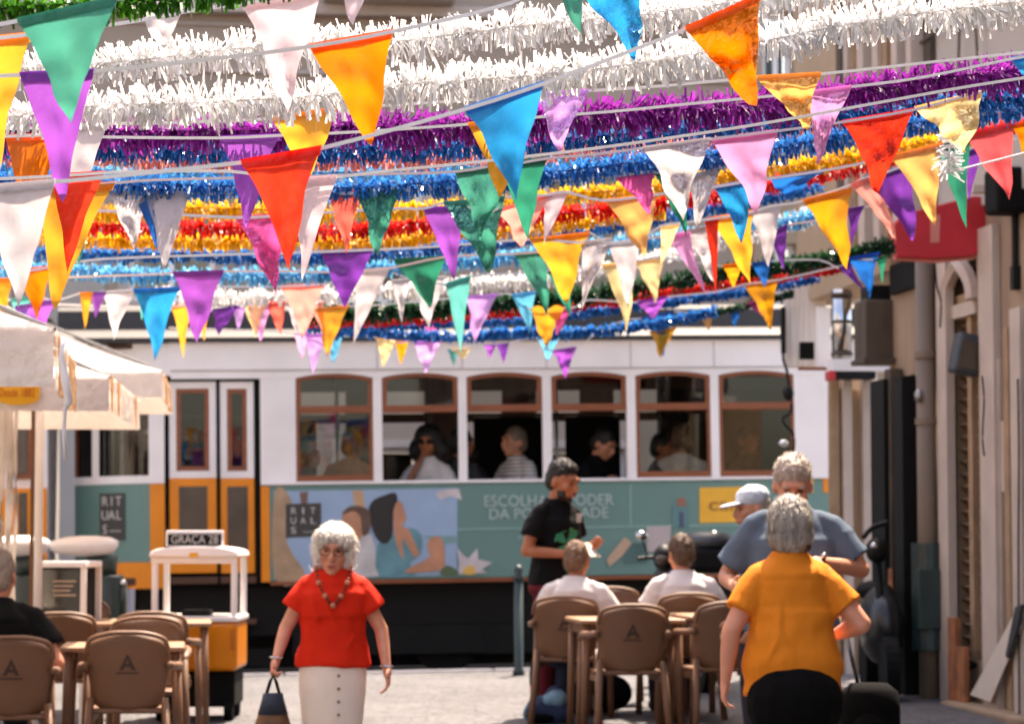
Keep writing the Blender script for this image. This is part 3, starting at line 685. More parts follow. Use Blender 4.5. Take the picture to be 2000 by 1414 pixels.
# projecting red sign
sg = part_thing('projecting_sign', 'deep red shop sign with a rounded end projecting from the right wall', 'sign')
def pl(px, py, Y=18.3): p = RL(px, py, Y); return (p.y, p.z)
poly = [(1738, 470), (1745, 505), (1820, 507), (1890, 502), (1912, 495), (1928, 470), (1936, 430), (1934, 386), (1900, 384), (1830, 402), (1760, 420), (1740, 440)]
us = RL(1840, 450, 18.3).x
MB().prism([pl(*q) for q in poly], us-.05, us+.05, lambda a, b, d: Vector((d, a, b))).build('sign_board', M['red_sign'], sg, bevel=.01)
M['pink_rim_reflection'] = mat('pink_rim_reflection', (214, 130, 118), .5)
MB().prism([pl(1812, 425), pl(1832, 421), pl(1830, 475), pl(1812, 477)], us-.056, us-.051, lambda a, b, d: Vector((d, a, b))).build('sign_reflection', M['pink_rim_reflection'], sg)  # pale upright patch painted as a reflection on the sign
MB().tube([Vector((us, *pl(x, y))) for x, y in ((1742, 507), (1830, 511), (1905, 502), (1932, 475), (1942, 430), (1938, 384))], .014, 6).build('sign_rim', M['pink_rim_reflection'], sg)
MB().box((us-.04, pl(1940, 460)[0]-.4, pl(1940, 400)[1]-.02), (us+.04, pl(1936, 460)[0], pl(1940, 400)[1]+.02)).build('sign_arm', M['black_metal'], sg)
bk = part_thing('black_awning', 'folded black awning above the right wall behind the red sign', 'awning')
perp('awning_cloth', 1934, 2060, 330, 418, 17.5, .3, 'black_rubber', bk, bevel=.03); perp('awning_arm', 1978, 1986, 415, 520, 17.55, .05, 'black_metal', bk); perp('awning_motor', 1976, 1998, 520, 566, 17.55, .08, 'black_metal', bk)
perp('awning_bar', 1898, 1934, 362, 378, 18.0, .08, 'stone_trim', bk)
# floodlights on bracket
def flood(px0, px1, py0, py1, Y, label):
    f = part_thing('floodlight', label, 'floodlight'); f['group'] = 'floodlights on the right wall'
    a, b = RL(px0, py1, Y), RL(px1, py0, Y); L = abs(b.y-a.y); H = b.z-a.z; c = (a+b)/2
    Mx = Matrix.Translation(c) @ Matrix.Rotation(R(12), 4, 'X')
    MB().box((-.12, -L/2, -H/2), (.05, L/2, H/2), Mx).build('housing', M['flood_grey'] if 'flood_grey' in M else M.setdefault('flood_grey', mat('flood_grey', (66, 70, 74), .45, .3, var=.2)), f, bevel=.025)
    MB().box((.05, -L/2+.03, -H/2+.03), (.12, L/2-.03, H/2-.06), Mx).build('cooling_fins', M['black_metal'], f, bevel=.01)
    MB().box((-.135, -L/2+.03, -H/2+.04), (-.121, L/2-.03, H/2-.06), Mx).build('lens', M['smoked'], f)
    MB().tube([c + Vector((.05, -L/2-.02, 0)), c + Vector((.12, -L/2-.03, H*.5)), c + Vector((.1, -L/2-.12, H*.62)), c + Vector((.1, -L/2-.3, H*.62))], .014, 6).build('bracket', M['black_metal'], f)
    MB().tube([c + Vector((.1, -L/2-.02, -H*.3)), c + Vector((.12, -L/2-.08, -H*.8)), c + Vector((.1, -L/2-.16, -H*.2))], .008, 5).build('cable', M['black_rubber'], f)
flood(1858, 1916, 654, 734, 18.45, 'dark floodlight fixed over the louvred shutter')
flood(1972, 2030, 640, 742, 17.9, 'dark floodlight at the right edge of the photo')
lp = part_thing('terracotta_lamp', 'small terracotta coloured fitting under the floodlight', 'fitting')
MB().box(RL(1905, 760, 18.9) + Vector((-.05, 0, 0)), RL(1925, 738, 18.9) + Vector((.05, 0, 0))).build('body', M['rust_wood'], lp, bevel=.01)
# cables
M['cable'] = mat('cable', (96, 86, 78), .6)
for i, (pts, lab) in enumerate((([(1700, 190), (1760, 120), (1830, 60), (1880, 48), (1950, 20), (2010, -10)], 'slack grey cable looping across the upper right wall'),
            ([(1874, 50), (1872, 120), (1870, 200)], 'short grey cable hanging from the loop on the right wall'), ([(1905, 45), (1908, 110), (1906, 190)], 'second short grey cable hanging on the upper right wall'),
            ([(1988, 740), (1990, 900), (1989, 1100), (1991, 1400)], 'thin black cable dropping from the edge floodlight'), ([(1918, 735), (1922, 780), (1919, 850), (1922, 890)], 'curly black cable dangling under the floodlight'), ([(1826, 510), (1830, 560), (1838, 590), (1836, 640)], 'thin wire looping beside the drainpipe top'))):
    P = [RW.world(*(lambda q: (q.x, q.y, q.z))(RW.loc(x, y, .1))) for x, y in pts]
    MB().tube(smooth_line(P), .012 if i < 3 else .007, 5).build('cable', M['cable'] if i < 3 else M['black_rubber'], label=lab, cat='cable', group='loose cables on the right wall')
# paper notice taped askew and black round lamp
pp = part_thing('paper_banner', 'pale paper strip taped diagonally on the right wall', 'paper strip')
P = [RW.loc(x, y, .1) for x, y in ((1986, 1190), (1996, 1225), (1935, 1370), (1896, 1356))]
MB().prism([(q.x, q.z) for q in P], .098, .104, lambda a, b, d: Vector((a, d, b))).build('paper', M['paper'], pp)
P = [RW.loc(x, y, .12) for x, y in ((1985, 1185), (1998, 1180), (1988, 1230), (1970, 1285), (1966, 1280))]
MB().prism([(q.x, q.z) for q in P], .106, .13, lambda a, b, d: Vector((a, d, b))).build('dark_flap', M['flood_grey'], pp)
kn = part_thing('door_knob', 'small dark round knob below the louvred shutter', 'knob'); q = RW.loc(1892, 1298, .06)
MB().ell(q, (.03, .05, .04)).build('knob', M['black_metal'], kn, smooth=True); MB().cone(q + Vector((0, -.06, 0)), q, .02, .02).build('stem', M['black_metal'], kn)
# ================================================================== parasols on the left
M['stripe_white'] = M['canvas']
def parasol(px, py_top, py_bot, Y, yaw, size, rise, stripes, label, badge=False, pole=True, back=True):
    c = W(px, py_top, Y); vh = c.z - W(px, py_bot, Y).z
    rx = Vector((math.cos(yaw), math.sin(yaw), 0)); by = Vector((-math.sin(yaw), math.cos(yaw), 0))
    cen = c - rx*size/2 + by*size/2; h = size/2
    g = gz(cen.x, cen.y)
    root = empty('parasol', (cen.x, cen.y, g), yaw, label=label, cat='parasol', group='cream parasols over the cafe terrace')
    z = c.z - g; ap = Vector((0, 0, z + rise))
    # canopy: four slopes, the right one striped, each a thin cloth with sagging middle
    def slope(a, b, m, name, n=8, lift=0):
        mb = MB(); rows = []
        for k, d in ((0, 0), (1, -.012)):
            for i in range(n+1):
                t = i/n; L = a.lerp(ap, t); Rr = b.lerp(ap, t); sag = -.05*math.sin(math.pi*t)
                mb_row = [L + Vector((0, 0, d+sag+lift)), (L+Rr)/2 + Vector((0, 0, d+sag*1.4+lift)), Rr + Vector((0, 0, d+sag+lift))]
                mb.v += [tuple(p) for p in mb_row]
            o = k*(n+1)*3
            for i in range(n):
                for j in range(2): mb.f.append((o+i*3+j, o+i*3+j+1, o+(i+1)*3+j+1, o+(i+1)*3+j))
        return mb.build(name, m, root, smooth=True)
    FL, FR, BR, BL = (Vector((sx*h, sy*h, z)) for sx, sy in ((-1, -1), (1, -1), (1, 1), (-1, 1)))
    slope(FL, FR, M['canvas'], 'canopy_front'); slope(BR, BL, M['canvas'], 'canopy_back'); slope(BL, FL, M['canvas'], 'canopy_left')
    for a, b, m in stripes: slope(FR.lerp(BR, a), FR.lerp(BR, b), M[m], 'canopy_stripe')
    # valances
    def flap(name, a, b, m, out, n=14, par=root):
        mb = MB(); L = (b - a).length; nrm = Vector(out)
        for d in (0, .006):
            for i in range(n+1):
                t = i/n; p = a.lerp(b, t); wv = .012*math.sin(t*L*9 + a.x)
                for zz, kk in ((0, .2), (-vh*.5, .6), (-vh, 1)): mb.v.append(tuple(p + nrm*(d + wv*kk) + Vector((0, 0, zz))))
        for o in (0, (n+1)*3):
            for i in range(n):
                for j in range(2): mb.f.append((o+i*3+j, o+i*3+j+1, o+(i+1)*3+j+1, o+(i+1)*3+j))
        return mb.build(name, m, par, smooth=True)
    flap('valance', FL, FR, M['canvas'], (0, -1, 0)); 
    if back: flap('valance', BL, BR, M['canvas'], (0, 1, 0))
    flap('valance', FL, BL, M['canvas'], (-1, 0, 0))
    for a, b, m in stripes: flap('valance_stripe', FR.lerp(BR, a), FR.lerp(BR, b), M[m], (1, 0, 0), 4)
    for q in (FL, FR, BR, BL): MB().tube([q + Vector((0, 0, -.01)), ap - Vector((0, 0, .03))], .012, 6).build('rib', M['steel'], root)
    MB().cone((0, 0, .04), (0, 0, z+rise-.02), .03, .03, 16).build('pole', M['white_paint'], root, smooth=True)
    MB().box((-.3, -.3, 0), (.3, .3, .06)).build('base', M['stone_trim'], root, bevel=.01)
    MB().ell((0, 0, z+rise), (.05, .05, .06)).build('finial', M['white_paint'], root, smooth=True)
    if badge:
        # half-round badge printed on the front valance
        inv = root.matrix_world.inverted() if False else None
        def lp(px_, py_):
            p = W(px_, py_, Y) ; q = p - Vector((cen.x, cen.y, g)); return q.dot(rx), q.z
        x0, zt = lp(-8, 753); x1, _ = lp(80, 753); _, zb = lp(40, 792)
        pts = [(x0, zt), (x1, zt), (x1, zt-(zt-zb)*.6)] + [((x0+x1)/2 + (x1-x0)/2*math.cos(math.pi*i/12), zt-(zt-zb)*(.6 + .4*math.sin(math.pi*i/12))) for i in range(1, 12)] + [(x0, zt-(zt-zb)*.6)]
        b = MB().prism(pts, -h-.016, -h-.026, lambda a, b, d: Vector((a, d, b))).build('badge', M['badge'], root)
        text('badge_lettering', 'Desde 1882', M['badge_ink'], b, ((x0+x1)/2, -h-.028, zt-(zt-zb)*.4), .07, width=(x1-x0)*.78)
    return root
st = [(0, .10, 'canvas_tan'), (.10, .2, 'canvas'), (.2, .32, 'canvas_tan'), (.32, .8, 'canvas'), (.8, .9, 'canvas_tan'), (.9, 1, 'canvas')]
st2 = [(0, .12, 'canvas'), (.12, .5, 'canvas_tan'), (.5, .6, 'canvas'), (.6, .9, 'canvas_tan'), (.9, 1, 'canvas')]
parasol(106, 640, 756, 11.0, R(7.6), 2.5, .62, st2, 'nearest cream parasol cut off by the left edge of the photo', back=False)
parasol(214, 734, 803, 14.0, R(4.6), 2.5, .62, st, 'cream parasol with a yellow half-round badge on its valance', badge=True)
parasol(318, 724, 776, 18.0, R(6.3), 2.6, .62, st2, 'farthest cream parasol whose striped corner hangs in front of the tram door')
# ribbon hanging from the near corner, posts of the terrace screen
p = [W(x, y, 10.9) for x, y in ((124, 660), (120, 700), (128, 745), (134, 786), (126, 800), (124, 850), (128, 898))]
mb = MB(); wd_ = (.012, .013, .018, .016, .008, .007, .007)
for q, w in zip(p, wd_): mb.v += [tuple(q + Vector((-w, 0, 0))), tuple(q + Vector((w, .01, 0)))]
mb.f = [(2*i, 2*i+1, 2*i+3, 2*i+2) for i in range(len(p)-1)]
o = mb.build('ribbon', M['cord'], smooth=True, label='white tape dangling from the corner of the nearest parasol', cat='ribbon'); k = o.modifiers.new('solid', 'SOLIDIFY'); k.thickness = .001
M['bronze'] = mat('bronze', (122, 82, 56), .4, .4, var=.2)
pst = empty('screen_post', (*W(75, 1042, 15.6).xy, gz(-2.8, 15.6)), label='white and bronze post of the terrace screen in front of the menu cabinet', cat='post')
MB().cone((0, 0, 0), (0, 0, 2.45), .027, .027, 16).build('post_tube', M['white_paint'], pst, smooth=True); MB().box((-.05, -.012, 0), (-.03, .012, 2.4)).build('bronze_rail', M['bronze'], pst)
MB().box((-.12, -.12, 0), (.12, .12, .03)).build('foot_plate', M['steel'], pst); MB().box((-.06, -.03, 2.4), (.06, .03, 2.46)).build('clamp', M['bronze'], pst)
cu = empty('rolled_curtain', (*W(12, 1042, 16.2).xy, gz(-3.2, 16.2)), label='rolled pale plastic curtain hanging at the far left of the terrace', cat='curtain')
for dx, rr in ((-.04, .028), (.02, .022), (.055, .012)): 
    MB().tube([Vector((dx + .008*math.sin(i*1.3+dx*40), .01*math.cos(i), .75 + i*.17)) for i in range(10)], rr, 10).build('roll', M['canvas'], cu, smooth=True)
MB().cone((0, .06, 0), (0, .06, 2.4), .02, .02, 10).build('support_pole', M['white_paint'], cu)

# ================================================================== cafe chairs and tables
def make_chair(rz, x, y, label, group):
    r = empty('cafe_chair', (x, y, gz(x, y)), rz, label=label, cat='chair', group=group)
    m = M['chair_resin']
    MB().box((-.21, -.2, .415), (.21, .22, .445)).build('seat', m, r, bevel=.012)
    # backrest shell, slightly hollow, rounded top corners
    mb = MB(); n, k = 10, 12; th = .014
    for s in (0, 1):
        for i in range(k+1):
            t = i/k; z = .43 + .415*t
            hw = .185 + .04*min(1, t*1.6)
            if t > .8: hw -= .055*(1 - math.sqrt(max(0, 1-((t-.8)/.2)**2)))
            if t < .18: hw -= .05*(1 - math.sqrt(max(0, 1-((.18-t)/.18)**2)))
            for j in range(n+1):
                q = 2*j/n - 1; x_ = q*hw; y_ = -.2 - .075*t - .012*math.sin(math.pi*t) + .05*q*q + (th if s else 0)
                zz = z - (.02*q*q if t > .9 else 0)
                mb.v.append((x_, y_, zz))
    N = (n+1)*(k+1)
    for s in (0, 1):
        for i in range(k):
            for j in range(n): mb.f.append((s*N+i*(n+1)+j, s*N+i*(n+1)+j+1, s*N+(i+1)*(n+1)+j+1, s*N+(i+1)*(n+1)+j))
    bd = [(0*(n+1)+j) for j in range(n+1)] + [i*(n+1)+n for i in range(1, k+1)] + [k*(n+1)+j for j in range(n-1, -1, -1)] + [i*(n+1) for i in range(k-1, 0, -1)]
    for a, b in zip(bd, bd[1:] + bd[:1]): mb.f.append((a, b, N+b, N+a))
    mb.build('backrest', m, r, smooth=True)
    pts = [Vector((-.222, -.27, .74)), Vector((-.2, -.285, .82)), Vector((-.1, -.3, .853)), Vector((0, -.302, .858)), Vector((.1, -.3, .853)), Vector((.2, -.285, .82)), Vector((.222, -.27, .74))]
    MB().tube(smooth_line(pts, 4), .013, 8).build('back_rim', m, r, smooth=True)
    for sx in (-1, 1):
        a = [Vector((sx*.225, -.25, .68)), Vector((sx*.255, -.14, .672)), Vector((sx*.27, .05, .665)), Vector((sx*.262, .2, .65)), Vector((sx*.255, .235, .625))]
        MB().tube(smooth_line(a, 4), .021, 8).build('armrest', m, r, smooth=True)
        MB().cone((sx*.255, .235, .63), (sx*.265, .27, 0), .02, .024, 10).build('leg', m, r, smooth=True)
        MB().cone((sx*.2, -.2, .5), (sx*.235, -.3, 0), .022, .024, 10).build('leg', m, r, smooth=True)
        MB().box((sx*.2-.014, -.2, .37), (sx*.2+.014, .22, .414)).build('side_rail', m, r, bevel=.004)
    # embossed triangle mark on the back
    dk = M['emboss'] if 'emboss' in M else M.setdefault('emboss', mat('emboss', (66, 44, 30), .5, bmp=0))
    f = lambda a, b, d: Vector((a, d - .075*((b-.43)/.415) - .012, b))
    for i_, tri in enumerate(([(-.045, .655), (-.022, .655), (.0, .715), (0, .745)], [(.045, .655), (.022, .655), (0, .715), (0, .745)], [(-.02, .672), (.02, .672), (.014, .69), (-.014, .69)], [(-.06, .635), (.06, .635), (.06, .643), (-.06, .643)])):
        MB().prism(tri, -.2035, -.198, f).build('emblem', dk, r)
    return r
def at(px, Y): p = W(px, 1042, Y); return p.x, p.y
GR, GL = 'tan resin chairs on the right terrace', 'tan resin chairs on the left terrace'
base = make_chair(YAW, *at(1222, 16.5), 'tan resin chair with embossed triangle, nearest in the right hand group', GR)
def chair(px, Y, rz, label, g):
    c = copy_tree(base); x, y = at(px, Y); c.location = (x, y, gz(x, y)); c.rotation_euler = (0, 0, rz); c['label'] = label; c['group'] = g; return c
chair(1112, 17.75, YAW-R(14), 'tan resin chair under the seated man beside the waiter', GR)
chair(1402, 16.65, YAW+R(4), 'tan resin chair partly hidden behind the woman in yellow', GR)
chair(1332, 18.0, YAW, 'tan resin chair under the seated man in front of the scooter', GR)
chair(1204, 19.2, YAW+R(180), 'tan resin chair turned to face the camera across the far table', GR)
chair(257, 14.25, YAW-R(2), 'tan resin chair with embossed triangle, nearest in the left hand group', GL)
chair(18, 13.95, YAW+R(8), 'tan resin chair under the seated man in black', GL)
chair(305, 16.4, YAW-R(4), 'tan resin chair directly in front of the yellow toy tram cart', GL)
chair(120, 16.5, YAW+R(3), 'tan resin chair in front of the glass menu cabinet', GL)
chair(283, 15.45, YAW+R(178), 'tan resin chair facing the camera across the front left table', GL)
chair(150, 18.1, YAW+R(180), 'tan resin chair facing the camera in front of the grey bin', GL)
chair(318, 18.6+.0, YAW+R(176), 'tan resin chair facing the camera at the foot of the toy tram cart', GL) if False else None
def make_table(px, Y, w, label, group, rz=YAW):
    x, y = at(px, Y); r = empty('cafe_table', (x, y, gz(x, y)), rz, label=label, cat='table', group=group); h = w/2
    MB().box((-h, -h, .715), (h, h, .745)).build('tabletop', M['table_top'], r, bevel=.01)
    for sx in (-1, 1):
        for sy in (-1, 1): MB().cone((sx*(h-.05), sy*(h-.05), .714), (sx*(h-.03), sy*(h-.03), 0), .028, .022, 12).build('leg', M['chair_resin'], r, smooth=True)
        MB().box((sx*(h-.05)-.01, -h+.06, .65), (sx*(h-.05)+.01, h-.06, .714)).build('apron', M['chair_resin'], r)
    return r
make_table(1219, 17.0, .70, 'tan square cafe table behind the nearest right hand chair', 'cafe tables')
make_table(1425, 17.25, .70, 'tan square cafe table beside the woman in yellow', 'cafe tables')
make_table(1228, 18.55, .74, 'tan square cafe table at which two men sit', 'cafe tables')
make_table(244, 14.9, .70, 'tan square cafe table behind the nearest left hand chair', 'cafe tables')
make_table(290, 17.5, .86, 'wide tan cafe table in front of the yellow toy tram cart', 'cafe tables')

# ================================================================== toy tram cart, bins, cabinet, bollard, scooter
x, y = at(380, 18.1); ct = empty('toy_tram_cart', (x, y, gz(x, y)), 0, label='yellow and white cart shaped like a small tram with a route sign on its roof', cat='cart')
w2_ = .305; zc = lambda py: 1.28 - (py-1042)/(FPX/17.85) - gz(x, y)
MB().box((-w2_, 0, zc(1312)), (w2_, .7, zc(1216))).build('lower_body', M['orange_paint'], ct, bevel=.03)
MB().box((-w2_-.008, -.01, zc(1216)+.001), (w2_+.008, .71, zc(1205))).build('waist_rail', M['white_paint'], ct, bevel=.01)
for sx in (-1, 1):
    for yy in (.02, .64): MB().box((sx*(w2_-.025)-.022, yy-.015, zc(1205)+.001), (sx*(w2_-.025)+.022, yy+.03, zc(1090))).build('post', M['white_paint'], ct, bevel=.012)
mb = MB(); pr = []
for i in range(13):
    a = math.pi*i/12; pr.append((-math.cos(a)*(w2_+.012), zc(1088) + .075*math.sin(a)**.55))
mb.prism(pr, -.04, .74, lambda a, b, d: Vector((a, d, b))).build('roof', M['white_paint'], ct, bevel=.012)
MB().box((-w2_, -.005, zc(1101)), (w2_, .02, zc(1088)-.001)).build('roof_rail', M['white_paint'], ct, bevel=.006)
sb = MB().box((-.205, .02, zc(1068)), (.20, .07, zc(1036))).build('route_sign', M['white_paint'], ct, bevel=.008)
MB().box((-.19, .008, zc(1065)), (.187, .018, zc(1043))).build('sign_face', M['black_metal'], sb)
text('lettering', 'GRAÇA 28', M['ink_white'], sb, (0, .005, zc(1054)), .085, width=.33)
MB().box((-.1, .1, zc(1205)), (.1, .3, zc(1193))).build('tray', M['black_metal'], ct, bevel=.01)
MB().box((-.03, -.045, zc(1088)), (.03, -.041, zc(1080))).build('roof_badge', M['badge'], ct)
MB().box((-w2_+.03, .05, .1), (w2_-.02, .65, zc(1312)-.002)).build('chassis', M['black_rubber'], ct, bevel=.02)
for sx in (-1, 1):
    for yy in (.12, .52): MB().cone((sx*.24-.03, yy, .085), (sx*.24+.03, yy, .085), .085, .085, 18).build('wheel', M['black_rubber'], ct)
MB().box((w2_-.05, -.004, zc(1270)), (w2_-.02, -.001, zc(1230))).build('side_print', M['badge_ink'], ct)

def bin_(px, Y, lx, label):
    x, y = at(px, Y); g = gz(x, y); b = empty('street_bin', (x, y, g), 0, label=label, cat='bin', group='grey bins with pale lids'); z = lambda py: 1.28 - (py-1042)/(FPX/Y) - g
    MB().rings([(0, 0, .0, .15, .15), (0, 0, .03, .155, .155), (0, 0, z(1128), .155, .155), (0, 0, z(1122), .14, .14)], 28).build('body', M['green_metal'], b, smooth=True)
    MB().rings([(-.02, 0, z(1122)+.001, .115, .115), (-.02, 0, z(1085), .12, .12)], 24).build('neck', M['green_metal'], b, smooth=True)
    MB().rings([(lx, -.02, z(1086), .12, .1), (lx-.01, -.02, z(1080), .22, .18), (lx-.02, -.02, z(1066), .27, .22), (lx, -.02, z(1056), .25, .2), (lx+.02, -.02, z(1049), .17, .13), (lx+.02, -.02, z(1046), .06, .05)], 32).build('lid', M['white_paint'], b, smooth=True)
    MB().cone((.15, -.05, z(1200)), (.15, -.05, z(1140)), .03, .03, 12).build('ash_tube', M['green_metal'], b, smooth=True); MB().ell((.15, -.05, z(1138)), (.032, .032, .03)).build('tube_cap', M['chrome'], b, smooth=True)
    return b
bin_(204, 19.5, -.14, 'grey cylindrical bin with a pale pointed lid beside the teal tram end')
bin_(62, 20.6, -.10, 'grey bin with pale lid half hidden behind the white post')
x, y = at(122, 17.3); g = gz(x, y); mc = empty('menu_cabinet', (x, y, g), R(-6), label='white framed glass menu cabinet with a sunlit flat top', cat='cabinet'); z = lambda py: 1.28 - (py-1042)/(FPX/17.3) - g
MB().box((-.19, -.02, z(1108)), (.165, .42, z(1096))).build('top', M['white_paint'], mc, bevel=.008)
for sx in (-.175, .145):
    for yy in (0, .38): MB().box((sx-.018, yy, 0), (sx+.018, yy+.03, z(1108)-.001)).build('leg', M['white_paint'], mc)
MB().box((-.156, .005, z(1230)), (.126, .4, z(1109))).build('glazed_body', M['dark_inside'], mc)
MB().box((-.15, -.004, z(1228)), (.12, .002, z(1112))).build('pane', M['glass'], mc)
for i in range(4): MB().box((-.06+.01*(i % 2), -.008, z(1136+i*9)), (.10-.02*(i % 3), -.006, z(1133+i*9))).build('menu_line', M['print_tube'], mc)
x, y = at(1013, 23.3); g = gz(x, y); bo = empty('bollard', (x, y, g), 0, label='slim dark green bollard standing near the kerb left of the waiter', cat='bollard')
MB().rings([(0, 0, 0, .055, .055), (0, 0, .04, .055, .055), (0, 0, .06, .042, .042), (0, 0, .86, .04, .04)], 20).build('shaft', M['green_metal'], bo, smooth=True)
MB().rings([(0, 0, .861, .048, .048), (0, 0, .89, .05, .05), (0, 0, .91, .036, .036), (0, 0, .95, .046, .046), (0, 0, .985, .03, .03), (0, 0, .995, .008, .008)], 20).build('cap', M['green_metal'], bo, smooth=True)
# scooter parked behind the seated man
x, y = at(1348, 21.0); g = gz(x, y); scr = empty('motor_scooter', (x, y, g), R(8), label='dark parked scooter with a big top case behind the seated man', cat='scooter')
M['scooter_paint'] = mat('scooter_paint', (28, 32, 34), .3, var=.15, bmp=0)
for yy in (-.55, .7): 
    wh = MB().cone((-.05, yy, .26), (.05, yy, .26), .26, .26, 24).build('wheel', M['black_rubber'], scr); MB().cone((-.055, yy, .26), (.055, yy, .26), .15, .15, 18).build('rim', M['steel'], wh)
MB().ell((0, -.35, .62), (.19, .42, .2)).build('rear_body', M['scooter_paint'], scr, smooth=True); MB().ell((0, -.1, .82), (.17, .45, .08)).build('saddle', M['black_rubber'], scr, smooth=True)
MB().box((-.2, .0, .26), (.2, .5, .34)).build('footboard', M['scooter_paint'], scr, bevel=.02); MB().ell((0, .58, .7), (.22, .12, .42)).build('leg_shield', M['scooter_paint'], scr, smooth=True)
tc = MB().box((-.19, -.85, .95), (.21, -.45, 1.16)).build('top_case', M['black_metal'], scr, bevel=.05)
MB().rings([(0.01, -.65, 1.162, .205, .205), (.01, -.65, 1.22, .195, .19), (.01, -.65, 1.265, .15, .14), (.01, -.65, 1.275, .05, .05)], 24).build('case_lid', M['flood_grey'], tc, smooth=True)  # lid in paler grey than the case: lit top put into colour
MB().tube([Vector((-.34, .5, 1.05)), Vector((0, .56, 1.08)), Vector((.34, .5, 1.05))], .016, 8).build('handlebar', M['black_metal'], scr)
MB().ell((0, .62, 1.05), (.11, .1, .11)).build('headlight_pod', M['scooter_paint'], scr, smooth=True)
for sx in (-1, 1): MB().tube([Vector((sx*.25, .53, 1.07)), Vector((sx*.3, .5, 1.2))], .007, 6).build('mirror_stem', M['black_metal'], scr); MB().ell((sx*.31, .48, 1.24), (.055, .02, .04)).build('mirror', M['chrome'], scr, smooth=True)
x, y = at(1297, 20.8); hl = empty('crash_helmet', (x, y, gz(x, y)), 0, label='round black helmet hanging beside the scooter top case', cat='helmet'); z = lambda py: 1.28 - (py-1042)/(FPX/20.8) - gz(x, y)
MB().ell((0, 0, z(1090)), (.09, .11, .115)).build('shell', M['black_metal'], hl, smooth=True); MB().ell((-.01, -.06, z(1092)), (.07, .06, .05)).build('visor', M['smoked'], hl, smooth=True)
# bags on the paving
M['blue_cloth'] = mat('blue_cloth', (46, 62, 96), .9, var=.5, scale=6); M['pale_cloth'] = mat('pale_cloth', (120, 156, 176), .8, var=.4, scale=9); M['black_cloth'] = mat('black_cloth', (9, 9, 10), .9, var=.3, scale=12, spec=.1); M['orange_cloth'] = mat('orange_cloth', (190, 62, 24), .8, var=.2)
x, y = at(1074, 17.7); b1 = empty('rucksack', (x, y, gz(x, y)), R(20), label='blue and pale rucksack slumped on the paving beside a chair', cat='bag'); b1.scale = (.85, .85, .85)
MB().ell((0, 0, .1), (.2, .14, .13)).ell((-.08, 0, .1), (.13, .12, .1)).ell((.06, .02, .18), (.1, .1, .12)).build('body', M['blue_cloth'], b1, remesh=.015, sm=4)
MB().ell((.02, -.1, .2), (.09, .05, .075)).ell((-.04, -.08, .18), (.06, .05, .06)).build('flap', M['pale_cloth'], b1, remesh=.012, sm=3)
MB().ell((-.1, -.03, .045), (.13, .13, .05)).build('base', M['black_cloth'], b1, smooth=True)
MB().tube(smooth_line([Vector((-.1, -.08, .2)), Vector((-.2, -.12, .2)), Vector((-.26, -.1, .08)), Vector((-.2, -.08, .02))]), .012, 6).build('strap', M['pale_cloth'], b1)
x, y = at(1053, 19.2); b2 = empty('rucksack', (x, y, gz(x, y)), 0, label='small black bag with an orange front pocket beside the chair leg', cat='bag')
MB().ell((0, 0, .2), (.075, .08, .2)).build('body', M['black_cloth'], b2, smooth=True); MB().ell((.0, -.06, .13), (.07, .045, .08)).build('pocket', M['orange_cloth'], b2, smooth=True); MB().tube(smooth_line([Vector((-.03, 0, .38)), Vector((0, 0, .45)), Vector((.03, 0, .38))]), .01, 6).build('handle', M['black_cloth'], b2)
x, y = at(1165, 18.3); b3 = empty('holdall', (x, y, gz(x, y)), R(-15), label='black holdall lying under the middle of the right hand tables', cat='bag')
MB().ell((0, 0, .13), (.24, .14, .13)).ell((.1, 0, .15), (.16, .13, .13)).build('body', M['black_cloth'], b3, remesh=.018, sm=4); MB().box((.03, -.15, .02), (.09, -.12, .25), Matrix.Rotation(R(-35), 4, 'Y')).build('side_stripe', M['dirty_metal'], b3); MB().tube(smooth_line([Vector((-.1, 0, .24)), Vector((-.03, 0, .34)), Vector((.08, 0, .33)), Vector((.13, 0, .26))]), .012, 6).build('handle', M['black_cloth'], b3)
# ================================================================== people
def skin(name, rgb): 
    m, t, p = nodes(name); col, src = noise_col(t, rgb, .12, 14); t.links.new(col, p.inputs['Base Color']); p.inputs['Roughness'].default_value = .5
    p.inputs['Subsurface Weight'].default_value = .08; p.inputs['Subsurface Radius'].default_value = (.02, .008, .004); p.inputs['Subsurface Scale'].default_value = .5
    t.links.new(bump(t, src, 90, .12), p.inputs['Normal']); return m
def cloth(name, rgb, var=.06, rough=.8):
    m = mat(name, rgb, rough, var=var, scale=7, bmp=.25, bscale=24, dist=.01, spec=.15)
    p = m.node_tree.nodes['Principled BSDF']; p.inputs['Sheen Weight'].default_value = .12; p.inputs['Sheen Roughness'].default_value = .4; p.inputs['Sheen Tint'].default_value = (*lin(rgb), 1)
    return m
def hairm(name, rgb, var=.35): return mat(name, rgb, .5, var=var, scale=40, bmp=.8, bscale=70, stretch=(1, 1, .25), dist=.02)
SK = {'pale': skin('skin_pale', (222, 166, 138)), 'mid': skin('skin_mid', (196, 134, 104)), 'tan': skin('skin_tan', (172, 106, 72)), 'rosy': skin('skin_rosy', (214, 146, 118))}
M['lip'] = mat('lip', (170, 84, 78), .5, bmp=0); M['eye_dark'] = mat('eye_dark', (36, 26, 22), .3, bmp=0); M['brow'] = mat('brow', (60, 44, 36), .8, bmp=0); M['brow_grey'] = mat('brow_grey', (150, 140, 130), .8, bmp=0)
V = Vector
